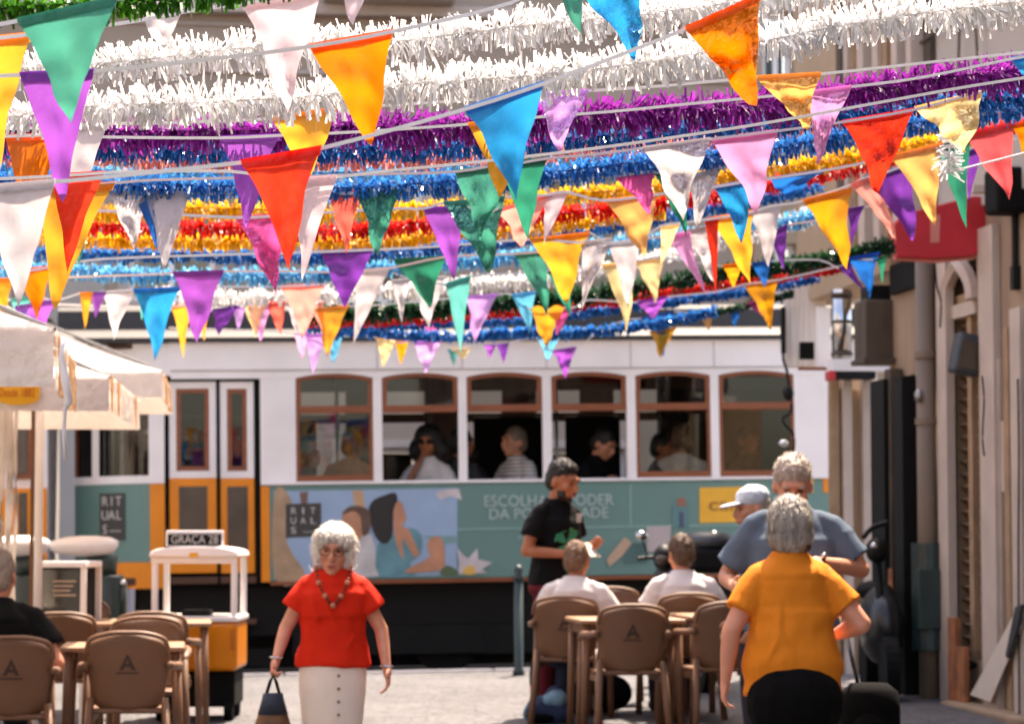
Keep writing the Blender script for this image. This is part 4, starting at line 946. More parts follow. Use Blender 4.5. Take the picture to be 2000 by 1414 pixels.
class Person:
    """local frame: facing -y, z up, +x towards the picture's right; built 1.70 m tall and scaled"""
    def __init__(s, px, Y, top_py, rz, h, label, sk, sit=False, lean=0, yaw=0, pitch=0, g=1.0, fem=False, base=None, group=None, tilt=0, hs=1.08, nk=.01, nom=None):
        x, y = at(px, Y); zb = gz(x, y) if base is None else base
        s.root = empty('person', (x, y, zb), rz, label=label, cat='person', group=group); s.hs, s.nk = hs, nk
        top = W(px, top_py, Y).z if top_py else zb + h
        s.k = (top - zb)/(nom or ((1.325 if sit else 1.725) + .10*(hs-1)*2 - nk)) if top_py else h/1.70; s.root.scale = (s.k,)*3
        s.sit, s.lean, s.g, s.fem, s.sk = sit, R(lean), g, fem, SK[sk]
        s.dz = -.40 if sit else 0
        s.HM = Matrix.Rotation(R(yaw), 3, 'Z') @ Matrix.Rotation(R(pitch), 3, 'X') @ Matrix.Rotation(R(tilt), 3, 'Y')   # pitch > 0 looks down
        s.body = MB()
    def U(s, p):     # upper body lean (forward) about the pelvis
        p = V(p); q = p - V((0, 0, .9)); q = Matrix.Rotation(s.lean, 3, 'X') @ q; return q + V((0, 0, .9 + s.dz))
    def UM(s):
        M4 = Matrix.Translation((0, 0, .9 + s.dz)) @ Matrix.Rotation(s.lean, 4, 'X') @ Matrix.Translation((0, 0, -.9)); return M4
    def HC(s, p):    # head-local point -> body frame (head centre at 0,-.015,1.59)
        return s.U(V((0, .005, 1.49 - s.nk)) + s.HM @ (V(p)*s.hs + V((0, -.02, .105))))
    def hip(s, sx): return V((sx*.095*s.g**.5, 0, .88 + s.dz))
    def legs(s, kneeL=None, kneeR=None):
        out = []
        for sx, kn in ((-1, kneeL), (1, kneeR)):
            hp = s.hip(sx)
            if s.sit: k_ = V((sx*.13, -.44, .50)); a = V((sx*.14, -.40, .08))
            else: k_ = V(kn[0]) if kn else V((sx*.1, -.02, .47)); a = V(kn[1]) if kn else V((sx*.105, .01, .08))
            out.append((hp, k_, a))
        return out
    def trunk(s, infl=0, z0=.84, z1=1.47, mb=None):
        g = s.g; f = s.fem
        prof = [(.80, .165*g, .115*g), (.88, (.178 if f else .165)*g, .125*g), (.97, (.165 if f else .16)*g, .118*g), (1.08, (.150 if f else .155)*g, .112*g), (1.2, .162*g, .118*g), (1.29, .168*g**.8, .115*g), (1.36, .142*g**.6, .096*g**.6), (1.41, .104, .078), (1.45, .072, .06), (1.475, .058, .055)]
        rg = []
        for i in range(30):
            z = z0 + (z1 - z0)*i/29
            for a, b in zip(prof[:-1], prof[1:]):
                if a[0] <= z <= b[0] + 1e-6:
                    t = (z - a[0])/(b[0]-a[0]); rx = a[1] + (b[1]-a[1])*t; ry = a[2] + (b[2]-a[2])*t
                    cy = .01 - (.018 if 1.15 < z < 1.32 else 0); rg.append((0, cy, z, rx+infl, ry+infl)); break
        (mb or s.body).rings(rg, 24, s.UM()); return rg
    def shoulder(s, sx): return s.U(V((sx*(.148 if s.fem else .176)*s.g**.4, .01, 1.325 if s.fem else 1.345)))
    def arm(s, sx, elbow, wrist, hand_dir=None, palm=None, curl=.5, holds=False, ra=1.0):
        sh, e, w = s.shoulder(sx), V(elbow), V(wrist); q = s.g**.5*ra
        s.body.cap(sh, sh.lerp(e, .5), .052*q, .047*q); s.body.cap(sh.lerp(e, .5), e, .047*q, .039*q); s.body.cap(e, e.lerp(w, .4), .04*q, .037*q); s.body.cap(e.lerp(w, .4), w, .037*q, .026)
        d = (V(hand_dir) if hand_dir else (w - e)).normalized(); n = V(palm or (-sx, 0, 0)); n = (n - d*n.dot(d)).normalized(); sd_ = d.cross(n)
        if sd_.dot(V((0, -1, .2))) < 0: sd_ = -sd_        # thumb side points forward
        Mx = Matrix((sd_, n, d)).transposed()
        pc = w + d*.05; s.body.ell(pc, (.042, .016, .055), Mx)
        s.body.cap(w - d*.01, w + d*.03, .024, .026)
        for i, (o, L) in enumerate(((.03, .075), (.010, .083), (-.011, .078), (-.030, .062))):
            b0 = w + d*.085 + sd_*o; c = curl*(1 + .12*i)
            d1 = (d*math.cos(c*.7) + n*math.sin(c*.7)); b1 = b0 + d1*L*.5; d2 = (d*math.cos(c*1.6) + n*math.sin(c*1.6)); b2 = b1 + d2*L*.5
            s.body.cap(b0 - d*.02, b1, .0088, .0085); s.body.cap(b1, b2, .0085, .007)
        t0 = w + d*.025 + sd_*.03; t1 = t0 + (d*.6 + sd_*.7 + n*.3).normalized()*.035; t2 = t1 + (d*.9 + sd_*.2 + n*.45*(1 if holds else .5)).normalized()*.03
        s.body.cap(t0, t1, .013, .011); s.body.cap(t1, t2, .011, .008)
        return sh, e, w
    def head(s, face=True, mouth=True, brow='brow'):
        b = s.body
        b.cap(s.U((0, .015, 1.43)), s.HC((0, .015, -.07)), .056 if not s.fem else .05, .052)
        Mx = (Matrix.Rotation(s.lean, 3, 'X') @ s.HM)
        E = lambda c, r: b.ell(s.HC(c), tuple(x*s.hs for x in r), Mx)
        E((0, .012, .02), (.076, .095, .098)); E((0, -.03, -.03), (.064, .066, .085)); E((0, -.045, -.075), (.048, .045, .04)); E((0, -.07, -.098), (.026, .024, .018))
        E((0, -.082, .038), (.056, .022, .016))                                   # brow ridge
        for sx in (-1, 1): E((sx*.04, -.068, -.022), (.026, .026, .022)); E((sx*.077, .012, -.015), (.012, .022, .033))
        b.cap(s.HC((0, -.095, .02)), s.HC((0, -.118, -.02)), .010, .014); E((0, -.108, -.03), (.019, .016, .012))
        E((0, -.098, -.062), (.027, .014, .014))
        if face:
            for sx in (-1, 1):
                MB().ell(s.HC((sx*.031, -.084, .012)), (.012, .008, .006), Mx).build('eye', M['eye_dark'], s.root, smooth=True)
                MB().ell(s.HC((sx*.032, -.095, .036)), (.022, .009, .005), Mx).build('eyebrow', M[brow], s.root, smooth=True)
            MB().ell(s.HC((0, -.108, -.062)), (.024, .008, .0085), Mx).build('lips', M['lip'], s.root, smooth=True)
    def feet(s, m):
        for hp, k_, a in s.L: MB().ell(a + V((0, -.07, -.035)), (.048, .14, .045)).ell(a, (.045, .05, .06)).build('shoe', m, s.root, remesh=.012, sm=2)
    def leg_prims(s, mb, infl=0, to_ankle=True, upto=1.0):
        for hp, k_, a in s.L:
            q = s.g**.5
            mb.cap(hp, k_, .083*q+infl, .056*q+infl); mb.cap(k_, k_.lerp(a, .35), .055*q+infl, .056*q+infl)
            mb.cap(k_.lerp(a, .35), k_.lerp(a, upto), .056*q+infl, (.036 if upto == 1 else .045)+infl)
            mb.ell(hp + V((0, .01, -.03)), (.1*q+infl, .11*q+infl, .06+infl))
    def finish(s, trousers=None, shoes=None, voxel=.0085):
        s.L = s.legs(*getattr(s, 'knees', (None, None)))
        s.trunk(-.012, .86, 1.47); s.leg_prims(s.body, -.008)
        for hp, k_, a in s.L: s.body.ell(a + V((0, -.06, -.045)), (.04, .12, .032))
        s.body.build('body', s.sk, s.root, remesh=voxel, sm=4)
        if trousers:
            mb = MB(); s.leg_prims(mb, .012, upto=.95); s.trunk(-.004, .82, .93, mb)
            for hp, k_, a in s.L: mb.ell(hp + V((0, .01, -.04)), (.1*s.g**.5+.01, .115*s.g**.5, .05))
            mb.build('trousers', trousers, s.root, remesh=.013, sm=3)
        s.feet(shoes or M['black_rubber']); return s.root
    def shirt(s, m, arms, hem=.86, sleeve=.55, infl=.016, loose=0, name='shirt', collar=1.462, flare=0, drop=0):
        mb = MB(); rg = s.trunk(infl, max(hem, .802), collar, MB())
        rr = []
        for cx, cy, z, rx, ry in rg:
            t = max(0, min(1, (1.25 - z)/.35)); rr.append((cx, cy, z, rx + loose*t + flare*max(0, (.95-z)), ry + loose*.9*t))
        if drop: cx, cy, z, rx, ry = rr[0]; rr.insert(0, (cx, cy, z - drop, rx + .01, ry - .01))
        mb.rings(rr, 26, s.UM())
        for sh, e, w in arms:
            q = s.g**.5; end = sh.lerp(e, sleeve); sgn = 1 if sh.x > 0 else -1
            mb.cap(sh + V((-sgn*.06, 0, .03)), sh, .048*q+infl*.6, .053*q+infl*.7); mb.cone(sh, end, .053*q+infl*.7, .06*q+infl+.008)
            for t_ in (.25, .6): mb.tube([sh.lerp(end, t_) + V((.072*q*math.cos(a_), .072*q*math.sin(a_), .03*math.sin(a_*1.5 + t_*9))) for a_ in (-1.2, -.3, .6, 1.5, 2.4, 3.3)], .008, 6)
        rf = random.Random(len(s.root.get('label', ''))*7 + 3); Mf = s.UM(); NR = len(rr) - 1
        for q_ in range(11):      # cloth folds: soft ridges lying on the shirt
            a0, da = rf.uniform(0, 6.28), rf.uniform(-.55, .55); i0 = rf.randrange(1, NR//2); i1 = min(NR - 6, i0 + rf.randrange(6, 14)); pts = []
            for i_ in range(i0, i1 + 1, 2):
                cx, cy, z, rx, ry = rr[i_]; t = (i_ - i0)/max(1, i1 - i0); a_ = a0 + da*t; off = .004 - .012*abs(2*t - 1)
                pts.append(Mf @ V((cx + (rx + off)*math.cos(a_), cy + (ry + off)*math.sin(a_), z)))
            if len(pts) > 2: mb.tube(pts, [.006 + .008*math.sin(math.pi*(i_ + .5)/len(pts)) for i_ in range(len(pts))], 6)
        o = mb.build(name, m, s.root, remesh=.011, sm=3)
        tx_ = bpy.data.textures.get('cloth_folds') or bpy.data.textures.new('cloth_folds', 'CLOUDS'); tx_.noise_scale = .16; tx_.noise_depth = 1
        k = o.modifiers.new('folds', 'DISPLACE'); k.texture = tx_; k.strength = .028; k.mid_level = .5; k.texture_coords = 'LOCAL'
        return o
    def hair(s, prims, m, name='hair', voxel=.010, sm=2, strands=0, slen=.06):
        mb = MB(); Mx = (Matrix.Rotation(s.lean, 3, 'X') @ s.HM)
        for c, r in prims: mb.ell(s.HC(c), tuple(x*s.hs for x in r), Mx)
        o = mb.build(name, m, s.root, remesh=voxel, sm=sm)
        tx_ = bpy.data.textures.get('hair_lumps') or bpy.data.textures.new('hair_lumps', 'CLOUDS'); tx_.noise_scale = .03
        k = o.modifiers.new('lumps', 'DISPLACE'); k.texture = tx_; k.strength = .014; k.mid_level = .5; k.texture_coords = 'LOCAL'
        if strands:
            rg = random.Random(strands); sb = MB()
            for q in range(strands):
                c, r = prims[rg.randrange(len(prims))]; u = V((rg.gauss(0, 1), rg.gauss(0, 1), rg.gauss(.3, 1))).normalized()
                pt = V(c) + V((u.x*r[0], u.y*r[1], u.z*r[2]))*1.03; pts = []
                fl = (V((0, 0, -1)) + V((pt.x*4, .3*u.y, 0))*.5 + V((rg.gauss(0, .35), rg.gauss(0, .35), 0)))
                d = (fl - u*fl.dot(u)).normalized(); sd_ = u.cross(d)*.0016
                for j in range(4):
                    a = pt + d*slen*j/3 - u*(.25*slen*(j/3)**2) + u*.006*math.sin(j*1.5 + q); pts.append(a)
                n0 = len(sb.v); sb.v += [tuple(s.HC(x)) for a in pts for x in (a - sd_, a + sd_)]
                sb.f += [(n0+2*j, n0+2*j+1, n0+2*j+3, n0+2*j+2) for j in range(3)]
            st_ = sb.build('hair_strands', m, o, kind='stuff')
        return o
def cap_prims(back=-.02, top=.0, side=0): return [((0, .022, .035), (.084+side, .1, .1+top)), ((0, .05, -.015), (.08+side, .075, .085))]
# ---- woman in red, walking towards the camera
M['red_blouse'] = cloth('red_blouse', (216, 44, 22)); M['beige_skirt'] = cloth('beige_skirt', (238, 222, 208), .06); M['white_hair'] = hairm('white_hair', (232, 226, 216), .12)
P = Person(651, 12.9, 1020, YAW*0 + R(4), 1.50, 'elderly woman with white bobbed hair, red blouse and cream skirt carrying a bag', 'rosy', g=1.03, fem=True, pitch=8, yaw=-6, tilt=4, hs=1.16, nk=.05)
P.knees = (((-.085, -.04, .47), (-.085, -.03, .09)), ((.085, .0, .48), (.09, .07, .1)))
aL = P.arm(-1, (-.275, .03, 1.09), (-.33, -.09, .905), palm=(1, 0, 0), curl=1.5, holds=True)
aR = P.arm(1, (.285, .03, 1.08), (.315, -.05, .85), palm=(-1, 0, .2), curl=.6)
P.head(brow='brow_grey'); P.shirt(M['red_blouse'], (aL, aR), hem=.865, sleeve=.55, infl=.03, loose=.008, name='blouse', collar=1.44)
mb = MB(); mb.rings([(0, .01, .44, .168, .14), (0, .01, .6, .185, .15), (0, .015, .75, .2, .16), (0, .015, .86, .198, .155), (0, .01, .95, .18, .135)], 28); mb.build('skirt', M['beige_skirt'], P.root, remesh=.014, sm=3)
for i in range(5): MB().ell((.035, -.148 + .0*i - (.006 if i < 3 else 0), .82-.075*i), (.009, .006, .009)).build('button', M['bronze'], P.root, smooth=True)
P.hair([((0, .03, .05), (.1, .105, .098)), ((-.07, .01, -.02), (.038, .06, .10)), ((.07, .01, -.02), (.038, .06, .10)), ((0, .07, -.02), (.09, .06, .11)), ((-.04, -.06, .085), (.06, .04, .035)), ((.055, -.055, .08), (.05, .04, .04))], M['white_hair'], strands=1500, slen=.055)
mb = MB(); Mh = P.HM
for sx in (-1, 1):
    pts = [P.HC((sx*.034 + .026*math.cos(a), -.105, .008 + .02*math.sin(a))) for a in [2*math.pi*i/14 for i in range(15)]]; mb.tube(pts, .0035, 5)
    mb.tube([P.HC((sx*.06, -.105, .012)), P.HC((sx*.08, -.02, .012))], .003, 5)
mb.tube([P.HC((-.01, -.108, .012)), P.HC((.01, -.108, .012))], .003, 5); mb.build('spectacles', M['bronze'], P.root)
M['bead'] = mat('bead', (74, 40, 30), .4, bmp=0); M['bead_pale'] = mat('bead_pale', (196, 120, 92), .4, bmp=0)
for i in range(25):
    t = (i-12)/12; p = V((.095*math.sin(t*1.45)*1.05, -.145 - .022*(1-abs(t)), 1.225 + .22*abs(t)**1.25)); 
    if abs(t) > .8: p.y += .1*(abs(t)-.8)/.2
    MB().ell(p, .0085 if i % 4 else .017).build('necklace_bead', M['bead'] if i % 4 else M['bead_pale'], P.root, smooth=True)
for w in (aL[2], aR[2]): MB().tube([w + V((.033*math.cos(a), .033*math.sin(a), .02)) for a in [2*math.pi*i/12 for i in range(13)]], .006, 6).build('bracelet', M['chrome'], P.root)
P.finish()
# her bag, hanging from the hand
hd = P.root.matrix_basis @ V((-.42, -.11, .74)) if False else Matrix.Translation(P.root.location) @ Matrix.Rotation(P.root.rotation_euler.z, 4, 'Z') @ (V((-.345, -.11, .82))*P.k)
M['bag_brown'] = mat('bag_brown', (120, 82, 52), .6, var=.5, scale=10); M['bag_blue'] = mat('bag_blue', (40, 50, 68), .6, var=.4)
bgr = empty('handbag', hd, R(10), label='dark patterned shopping bag held by the woman in red', cat='bag')
MB().rings([(0, 0, -.46, .12, .055), (0, 0, -.44, .125, .06), (0, 0, -.24, .09, .052), (0, 0, -.13, .055, .035), (0, 0, -.1, .045, .03)], 20).build('bag_body', M['bag_brown'], bgr, smooth=True)
MB().rings([(0, 0, -.19, .076, .05), (0, 0, -.12, .056, .038), (0, 0, -.085, .05, .034)], 20).build('bag_top', M['bag_blue'], bgr, smooth=True)
MB().tube([V((-.035, 0, -.1)), V((-.015, -.01, -.03)), V((0, -.01, 0)), V((.015, -.01, -.03)), V((.035, 0, -.1))], .009, 8).build('handle', M['black_cloth'], bgr, smooth=True)
# ---- woman in yellow, seen from behind
M['yellow_top'] = cloth('yellow_top', (218, 126, 36)); M['grey_hair'] = hairm('grey_hair', (168, 160, 150), .5)
P = Person(1545, 11.7, 965, R(180)+R(4), 1.63, 'woman with short grey hair in an orange yellow top and black trousers seen from behind', 'rosy', g=1.22, fem=True, lean=5, yaw=-4, hs=1.22, nk=.03)
# facing away: local +x is the picture's left
aL = P.arm(1, (.31, .03, 1.06), (.335, -.02, .80), palm=(-1, 0, 0), curl=.7, ra=1.1)
aR = P.arm(-1, (-.345, .04, 1.09), (-.24, -.19, 1.02), palm=(1, 0, 0), curl=1.4, holds=True, ra=1.15)
P.head(face=False); P.shirt(M['yellow_top'], (aL, aR), hem=.802, sleeve=.66, infl=.02, loose=.02, name='top', flare=.0, drop=.07)
P.hair([((0, .03, .045), (.094, .1, .1)), ((0, .06, -.03), (.088, .07, .085)), ((-.05, .05, -.03), (.042, .05, .05)), ((.05, .05, -.03), (.042, .05, .05)), ((0, .07, .02), (.09, .07, .08))], M['grey_hair'], strands=1600, slen=.042)
Mx = P.UM(); MB().tube([Mx @ V((.078*math.cos(a), .005 + .078*math.sin(a), 1.475)) for a in [2*math.pi*i/16 for i in range(17)]], .017, 8).build('neck_strap', M['black_cloth'], P.root, smooth=True)
MB().ell(P.U((-.065, .065, 1.475)), (.035, .03, .03)).build('strap_pouch', M['black_cloth'], P.root, smooth=True)
mb = MB(); mb.ell((0, .085, .70), (.25, .2, .215)); P.L = P.legs(); mb.build('seat_of_trousers', M['black_cloth'], P.root, remesh=.014, sm=3)
yr = P.finish(trousers=M['black_cloth'])
# ---- man in the blue shirt
M['blue_shirt'] = cloth('blue_shirt', (88, 103, 119)); M['short_grey'] = hairm('short_grey', (170, 156, 144), .25); M['dark_trousers'] = cloth('dark_trousers', (44, 44, 52))
P = Person(1548, 13.2, 878, R(-6), 1.80, 'big man with cropped grey hair in a blue shirt looking down at his hands', 'mid', g=1.22, pitch=24, yaw=2, lean=3, hs=1.14, nk=.02)
aL = P.arm(-1, (-.33, .02, 1.10), (-.29, -.2, 1.06), palm=(1, 0, 0), curl=.9)
aR = P.arm(1, (.335, -.02, 1.14), (.13, -.26, 1.18), palm=(0, .2, -1), curl=.9)
P.head(brow='brow_grey'); P.shirt(M['blue_shirt'], (aL, aR), hem=.84, sleeve=.78, infl=.02, loose=.03, collar=1.475)
P.hair([((0, .022, .052), (.083, .1, .084)), ((0, .055, .0), (.08, .068, .085))], M['short_grey'], sm=3, strands=800, slen=.022)
w = aR[2]; MB().tube([w + V((0, .034*math.cos(a), .034*math.sin(a))) + V((.02, 0, -.0)) for a in [2*math.pi*i/12 for i in range(13)]], .009, 6).build('watch_strap', M['black_metal'], P.root); MB().ell(w + V((.02, -.03, .03)), (.016, .016, .016)).build('watch_face', M['chrome'], P.root)
for sx in (-1, 1): MB().prism([(sx*.01, 1.45), (sx*.07, 1.475), (sx*.085, 1.43), (sx*.03, 1.40)], -.085, -.075, lambda a, b, d: P.U(V((a, d - (1.45-b)*.5, b)))).build('collar', M['blue_shirt'], P.root, bevel=.003)
P.finish(trousers=M['dark_trousers'])
# ---- person in a pale cap behind him
M['cap_pale'] = cloth('cap_pale', (196, 204, 214)); M['grey_top'] = cloth('grey_top', (110, 116, 124))
P = Person(1480, 15.2, 945, R(-75), 1.66, 'person in a pale peaked cap standing behind the man in the blue shirt', 'mid', g=1.0, pitch=12)
aL = P.arm(-1, (-.24, .02, 1.1), (-.22, -.1, .86)); aR = P.arm(1, (.24, .02, 1.1), (.22, -.1, .86))
P.head(); P.shirt(M['grey_top'], (aL, aR)); P.hair([((0, .03, .02), (.082, .09, .08))], M['short_grey'])
P.hair([((0, .015, .062), (.09, .106, .075))], M['cap_pale'], name='cap'); Mx = Matrix.Rotation(P.lean, 3, 'X') @ P.HM; MB().ell(P.HC((0, -.12, .045)), (.07, .085, .012), Mx).build('cap_peak', M['cap_pale'], P.root, smooth=True)
P.finish(trousers=M['dark_trousers'])
# ---- waiter
M['black_tee'] = cloth('black_tee', (12, 12, 13)); M['black_hair'] = hairm('black_hair', (26, 22, 20), .4); M['maroon'] = cloth('maroon', (96, 30, 38)); M['print_emerald'] = mat('print_emerald', (30, 130, 92), .7, bmp=0)
P = Person(1084, 18.35, 895, R(48), 1.76, 'young bearded waiter in a black printed T-shirt and maroon trousers taking an order', 'tan', g=1.02, pitch=16, yaw=8, lean=2)
aL = P.arm(-1, (-.26, .03, 1.10), (-.10, -.24, 1.08), palm=(.3, 0, -1), curl=.9, holds=True)
aR = P.arm(1, (.24, .02, 1.12), (.08, -.27, 1.13), palm=(-.5, 0, 1), curl=1.0, holds=True)
P.head(); P.shirt(M['black_tee'], (aL, aR), hem=.86, sleeve=.62, infl=.018, loose=.015)
P.hair([((0, .025, .06), (.084, .095, .085)), ((0, .055, .0), (.08, .068, .085)), ((0, .0, .1), (.066, .07, .035))], M['black_hair'], strands=900, slen=.022)
P.hair([((0, -.072, -.096), (.036, .03, .026)), ((-.046, -.04, -.07), (.02, .036, .034)), ((.046, -.04, -.07), (.02, .036, .034)), ((0, -.106, -.048), (.024, .010, .006))], M['black_hair'], name='beard', voxel=.008)
def chest(name, pts, m, d=.004, zoff=0):
    mb = MB(); n = len(pts)
    for dd in (0, .006):
        for a, b in pts:
            rx, ry = .185, .142; a = max(-.17, min(.17, a)); mb.v.append(tuple(P.U(V((a, -.008 - ry*math.sqrt(1-(a/rx)**2) - d - dd, b)))))
    mb.f = [tuple(range(n)), tuple(range(2*n-1, n-1, -1))] + [(i, n+i, n+(i+1) % n, (i+1) % n) for i in range(n)]
    return mb.build(name, m, P.root)
chest('shirt_print', [(-.13, 1.22), (-.02, 1.26), (.05, 1.24), (.03, 1.2), (-.08, 1.16), (-.14, 1.17)], M['print_emerald'])
chest('shirt_print', [(-.12, 1.13), (-.01, 1.17), (.06, 1.15), (.02, 1.11), (-.09, 1.09)], M['print_emerald'])
chest('shirt_print', [(-.06, 1.06), (.03, 1.08), (.05, 1.0), (-.04, .95), (-.08, 1.0)], M['print_emerald']); chest('shirt_print', [(.0, 1.06), (.08, 1.12), (.11, 1.05), (.05, 1.02)], M['print_white'], .008)
for k in range(3): chest('shirt_print', [(.03 + .028*k, 1.30), (.045 + .028*k, 1.30), (.045 + .028*k, 1.36), (.03 + .028*k, 1.36)], M['print_white'], .006)
MB().box((-.05, -.004, -.07), (.05, .004, .07), Matrix.Translation(aL[2] + V((.06, -.1, .03))) @ Matrix.Rotation(R(-50), 4, 'X')).build('order_pad', M['paper'], P.root)
P.finish(trousers=M['maroon'])
# ---- two seated men and the man in black
M['white_tee'] = cloth('white_tee', (226, 220, 218), .06); M['brown_hair'] = hairm('brown_hair', (92, 66, 48), .35); M['stubble'] = hairm('stubble', (128, 96, 74), .25); M['jeans'] = cloth('jeans', (46, 54, 74))
def seated(px, Y, top, rz, h, label, sk, tee, hair_m, trousers, yaw=0, pitch=8, lean=6, g=1.08, arms='table', thick=0):
    P = Person(px, Y, top, rz, h, label, sk, sit=True, lean=lean, g=g, yaw=yaw, pitch=pitch, hs=1.1)
    z = P.dz
    if arms == 'table': a = P.arm(-1, (-.29, -.12, 1.12+z), (-.16, -.36, 1.14+z), palm=(0, 0, -1), curl=.5); b = P.arm(1, (.29, -.12, 1.12+z), (.14, -.37, 1.14+z), palm=(0, 0, -1), curl=.5)
    else: a = P.arm(-1, (-.32, .03, 1.10+z), (-.3, -.22, 1.08+z), palm=(0, 0, -1), curl=.4); b = P.arm(1, (.31, .03, 1.10+z), (.28, -.22, 1.08+z), palm=(0, 0, -1), curl=.4)
    P.head(face=False); P.shirt(tee, (a, b), hem=.83, sleeve=.66, infl=.018, loose=.015); P.hair(cap_prims(top=thick), hair_m, sm=3, strands=700, slen=.025); P.finish(trousers=trousers); return P
seated(1122, 17.86, 1052, R(180)+YAW-R(14), 1.72, 'seated man with shaved hair and white T-shirt, back to the camera, beside the waiter', 'tan', M['white_tee'], M['stubble'], M['jeans'], yaw=-16)
seated(1336, 18.1, 1040, R(180)+YAW, 1.74, 'seated man with dark brown hair and pale T-shirt, back to the camera, before the scooter', 'mid', M['white_tee'], M['brown_hair'], M['dark_trousers'], yaw=10, g=1.15, thick=.006)
seated(-2, 14.08, 1068, R(180)+YAW+R(8), 1.74, 'older man in a black T-shirt seated at the far left edge, back to the camera', 'rosy', M['black_tee'], M['short_grey'], M['dark_trousers'], yaw=-20, g=1.2, arms='rest')
# ---- passengers behind the tram windows (sit or stand on the tram floor)
M['stripe_tee'], t_, p_ = nodes('stripe_tee')
tc_ = t_.nodes.new('ShaderNodeTexCoord'); sp_ = t_.nodes.new('ShaderNodeTexWave'); sp_.bands_direction = 'Z'; sp_.inputs['Scale'].default_value = 9; sp_.inputs['Distortion'].default_value = 1.2
cr_ = t_.nodes.new('ShaderNodeValToRGB'); cr_.color_ramp.interpolation = 'CONSTANT'; cr_.color_ramp.elements[0].color = (*lin((70, 68, 70)), 1); cr_.color_ramp.elements[1].color = (*lin((226, 220, 216)), 1); cr_.color_ramp.elements[1].position = .42
t_.links.new(tc_.outputs['Object'], sp_.inputs['Vector']); t_.links.new(sp_.outputs['Fac'], cr_.inputs[0]); t_.links.new(cr_.outputs[0], p_.inputs['Base Color'])
M['pink_shirt'] = cloth('pink_shirt', (206, 146, 112)); M['dark_grey_top'] = cloth('dark_grey_top', (52, 52, 54)); M['grey_brown_hair'] = hairm('grey_brown_hair', (108, 92, 78), .4)
def passenger(px, head_py, v, rz, label, sk, top, hair_m, yaw=0, pitch=0, lean=3, g=1.0, fem=False, hair=None, arm=None, face=True, glasses=False):
    L = T.loc(px, head_py, v); h = 1.68
    fl = wSK + .052; wp_ = T.world(L.x, v, fl)
    k = max(.85, min(1.12, (L.z + .02 - fl)/1.30))
    P = Person(1000, 20, None, rz + YAW, h*k, label, sk, sit=True, lean=lean, g=g, fem=fem, yaw=yaw, pitch=pitch, hs=1.12); P.root.location = wp_
    z = P.dz
    a = P.arm(-1, *(arm[0] if arm and arm[0] else ((-.27, -.05, 1.1+z), (-.16, -.3, 1.02+z)))); b = P.arm(1, *(arm[1] if arm and arm[1] else ((.27, -.05, 1.1+z), (.16, -.3, 1.02+z))))
    P.head(face=face); P.shirt(top, (a, b), hem=.83, sleeve=.6); P.hair(hair or cap_prims(), hair_m)
    if glasses:
        Mx = Matrix.Rotation(P.lean, 3, 'X') @ P.HM
        for sx in (-1, 1): MB().ell(P.HC((sx*.032, -.1, .01)), (.026, .008, .02), Mx).build('sunglass_lens', M['black_metal'], P.root, smooth=True)
    P.finish(trousers=M['dark_trousers'], voxel=.01); return P
passenger(680, 845, .72, R(150), 'tram passenger in a salmon shirt turned away in the first window', 'mid', M['pink_shirt'], M['grey_brown_hair'], g=1.1, face=False)
passenger(590, 868, .72, R(60), 'tram passenger half hidden behind the left frame of the first window', 'rosy', M['grey_top'], M['white_hair'])
curly = [((0, .03, .04), (.125, .12, .12)), ((-.1, .03, -.06), (.07, .08, .1)), ((.1, .03, -.06), (.07, .08, .1)), ((0, .09, -.05), (.12, .07, .12))]
z_ = -.4
passenger(834, 820, .72, R(-18), 'curly haired woman with sunglasses and white top in the second tram window', 'tan', M['white_tee'], M['black_hair'], hair=curly, fem=True, glasses=True, arm=(((-.22, -.18, 1.08+z_), (-.06, -.16, 1.40+z_)), ((.25, -.06, 1.1+z_), (.0, -.28, 1.02+z_))))
passenger(890, 815, .85, R(120), 'dark silhouetted passenger at the right of the second window', 'tan', M['dark_grey_top'], M['black_hair'], face=False)
passenger(1008, 812, .72, R(-62), 'grey haired tram passenger in a striped T-shirt looking left in the third window', 'mid', M['stripe_tee'], M['grey_brown_hair'])
passenger(958, 858, 1.0, R(-100), 'tram passenger in a dark grey top bent forward in the third window', 'tan', M['dark_grey_top'], M['black_hair'], lean=22, face=False)
passenger(1150, 818, .72, R(48), 'bearded tram passenger in black bending his head in the fourth window', 'mid', M['black_tee'], M['black_hair'], pitch=22, lean=8, arm=(((-.22, -.16, 1.06+z_), (-.05, -.2, 1.2+z_)), None))
passenger(1326, 812, .72, R(165), 'tram passenger in a white blouse turned away in the fifth window', 'mid', M['white_tee'], M['brown_hair'], g=1.05, face=False)
passenger(1282, 852, .85, R(60), 'shaded tram passenger at the left of the fifth window', 'tan', M['grey_top'], M['black_hair'], fem=True)
passenger(1450, 838, .8, R(30), 'barely visible passenger in the dark sixth tram window', 'tan', M['dark_grey_top'], M['black_hair'])
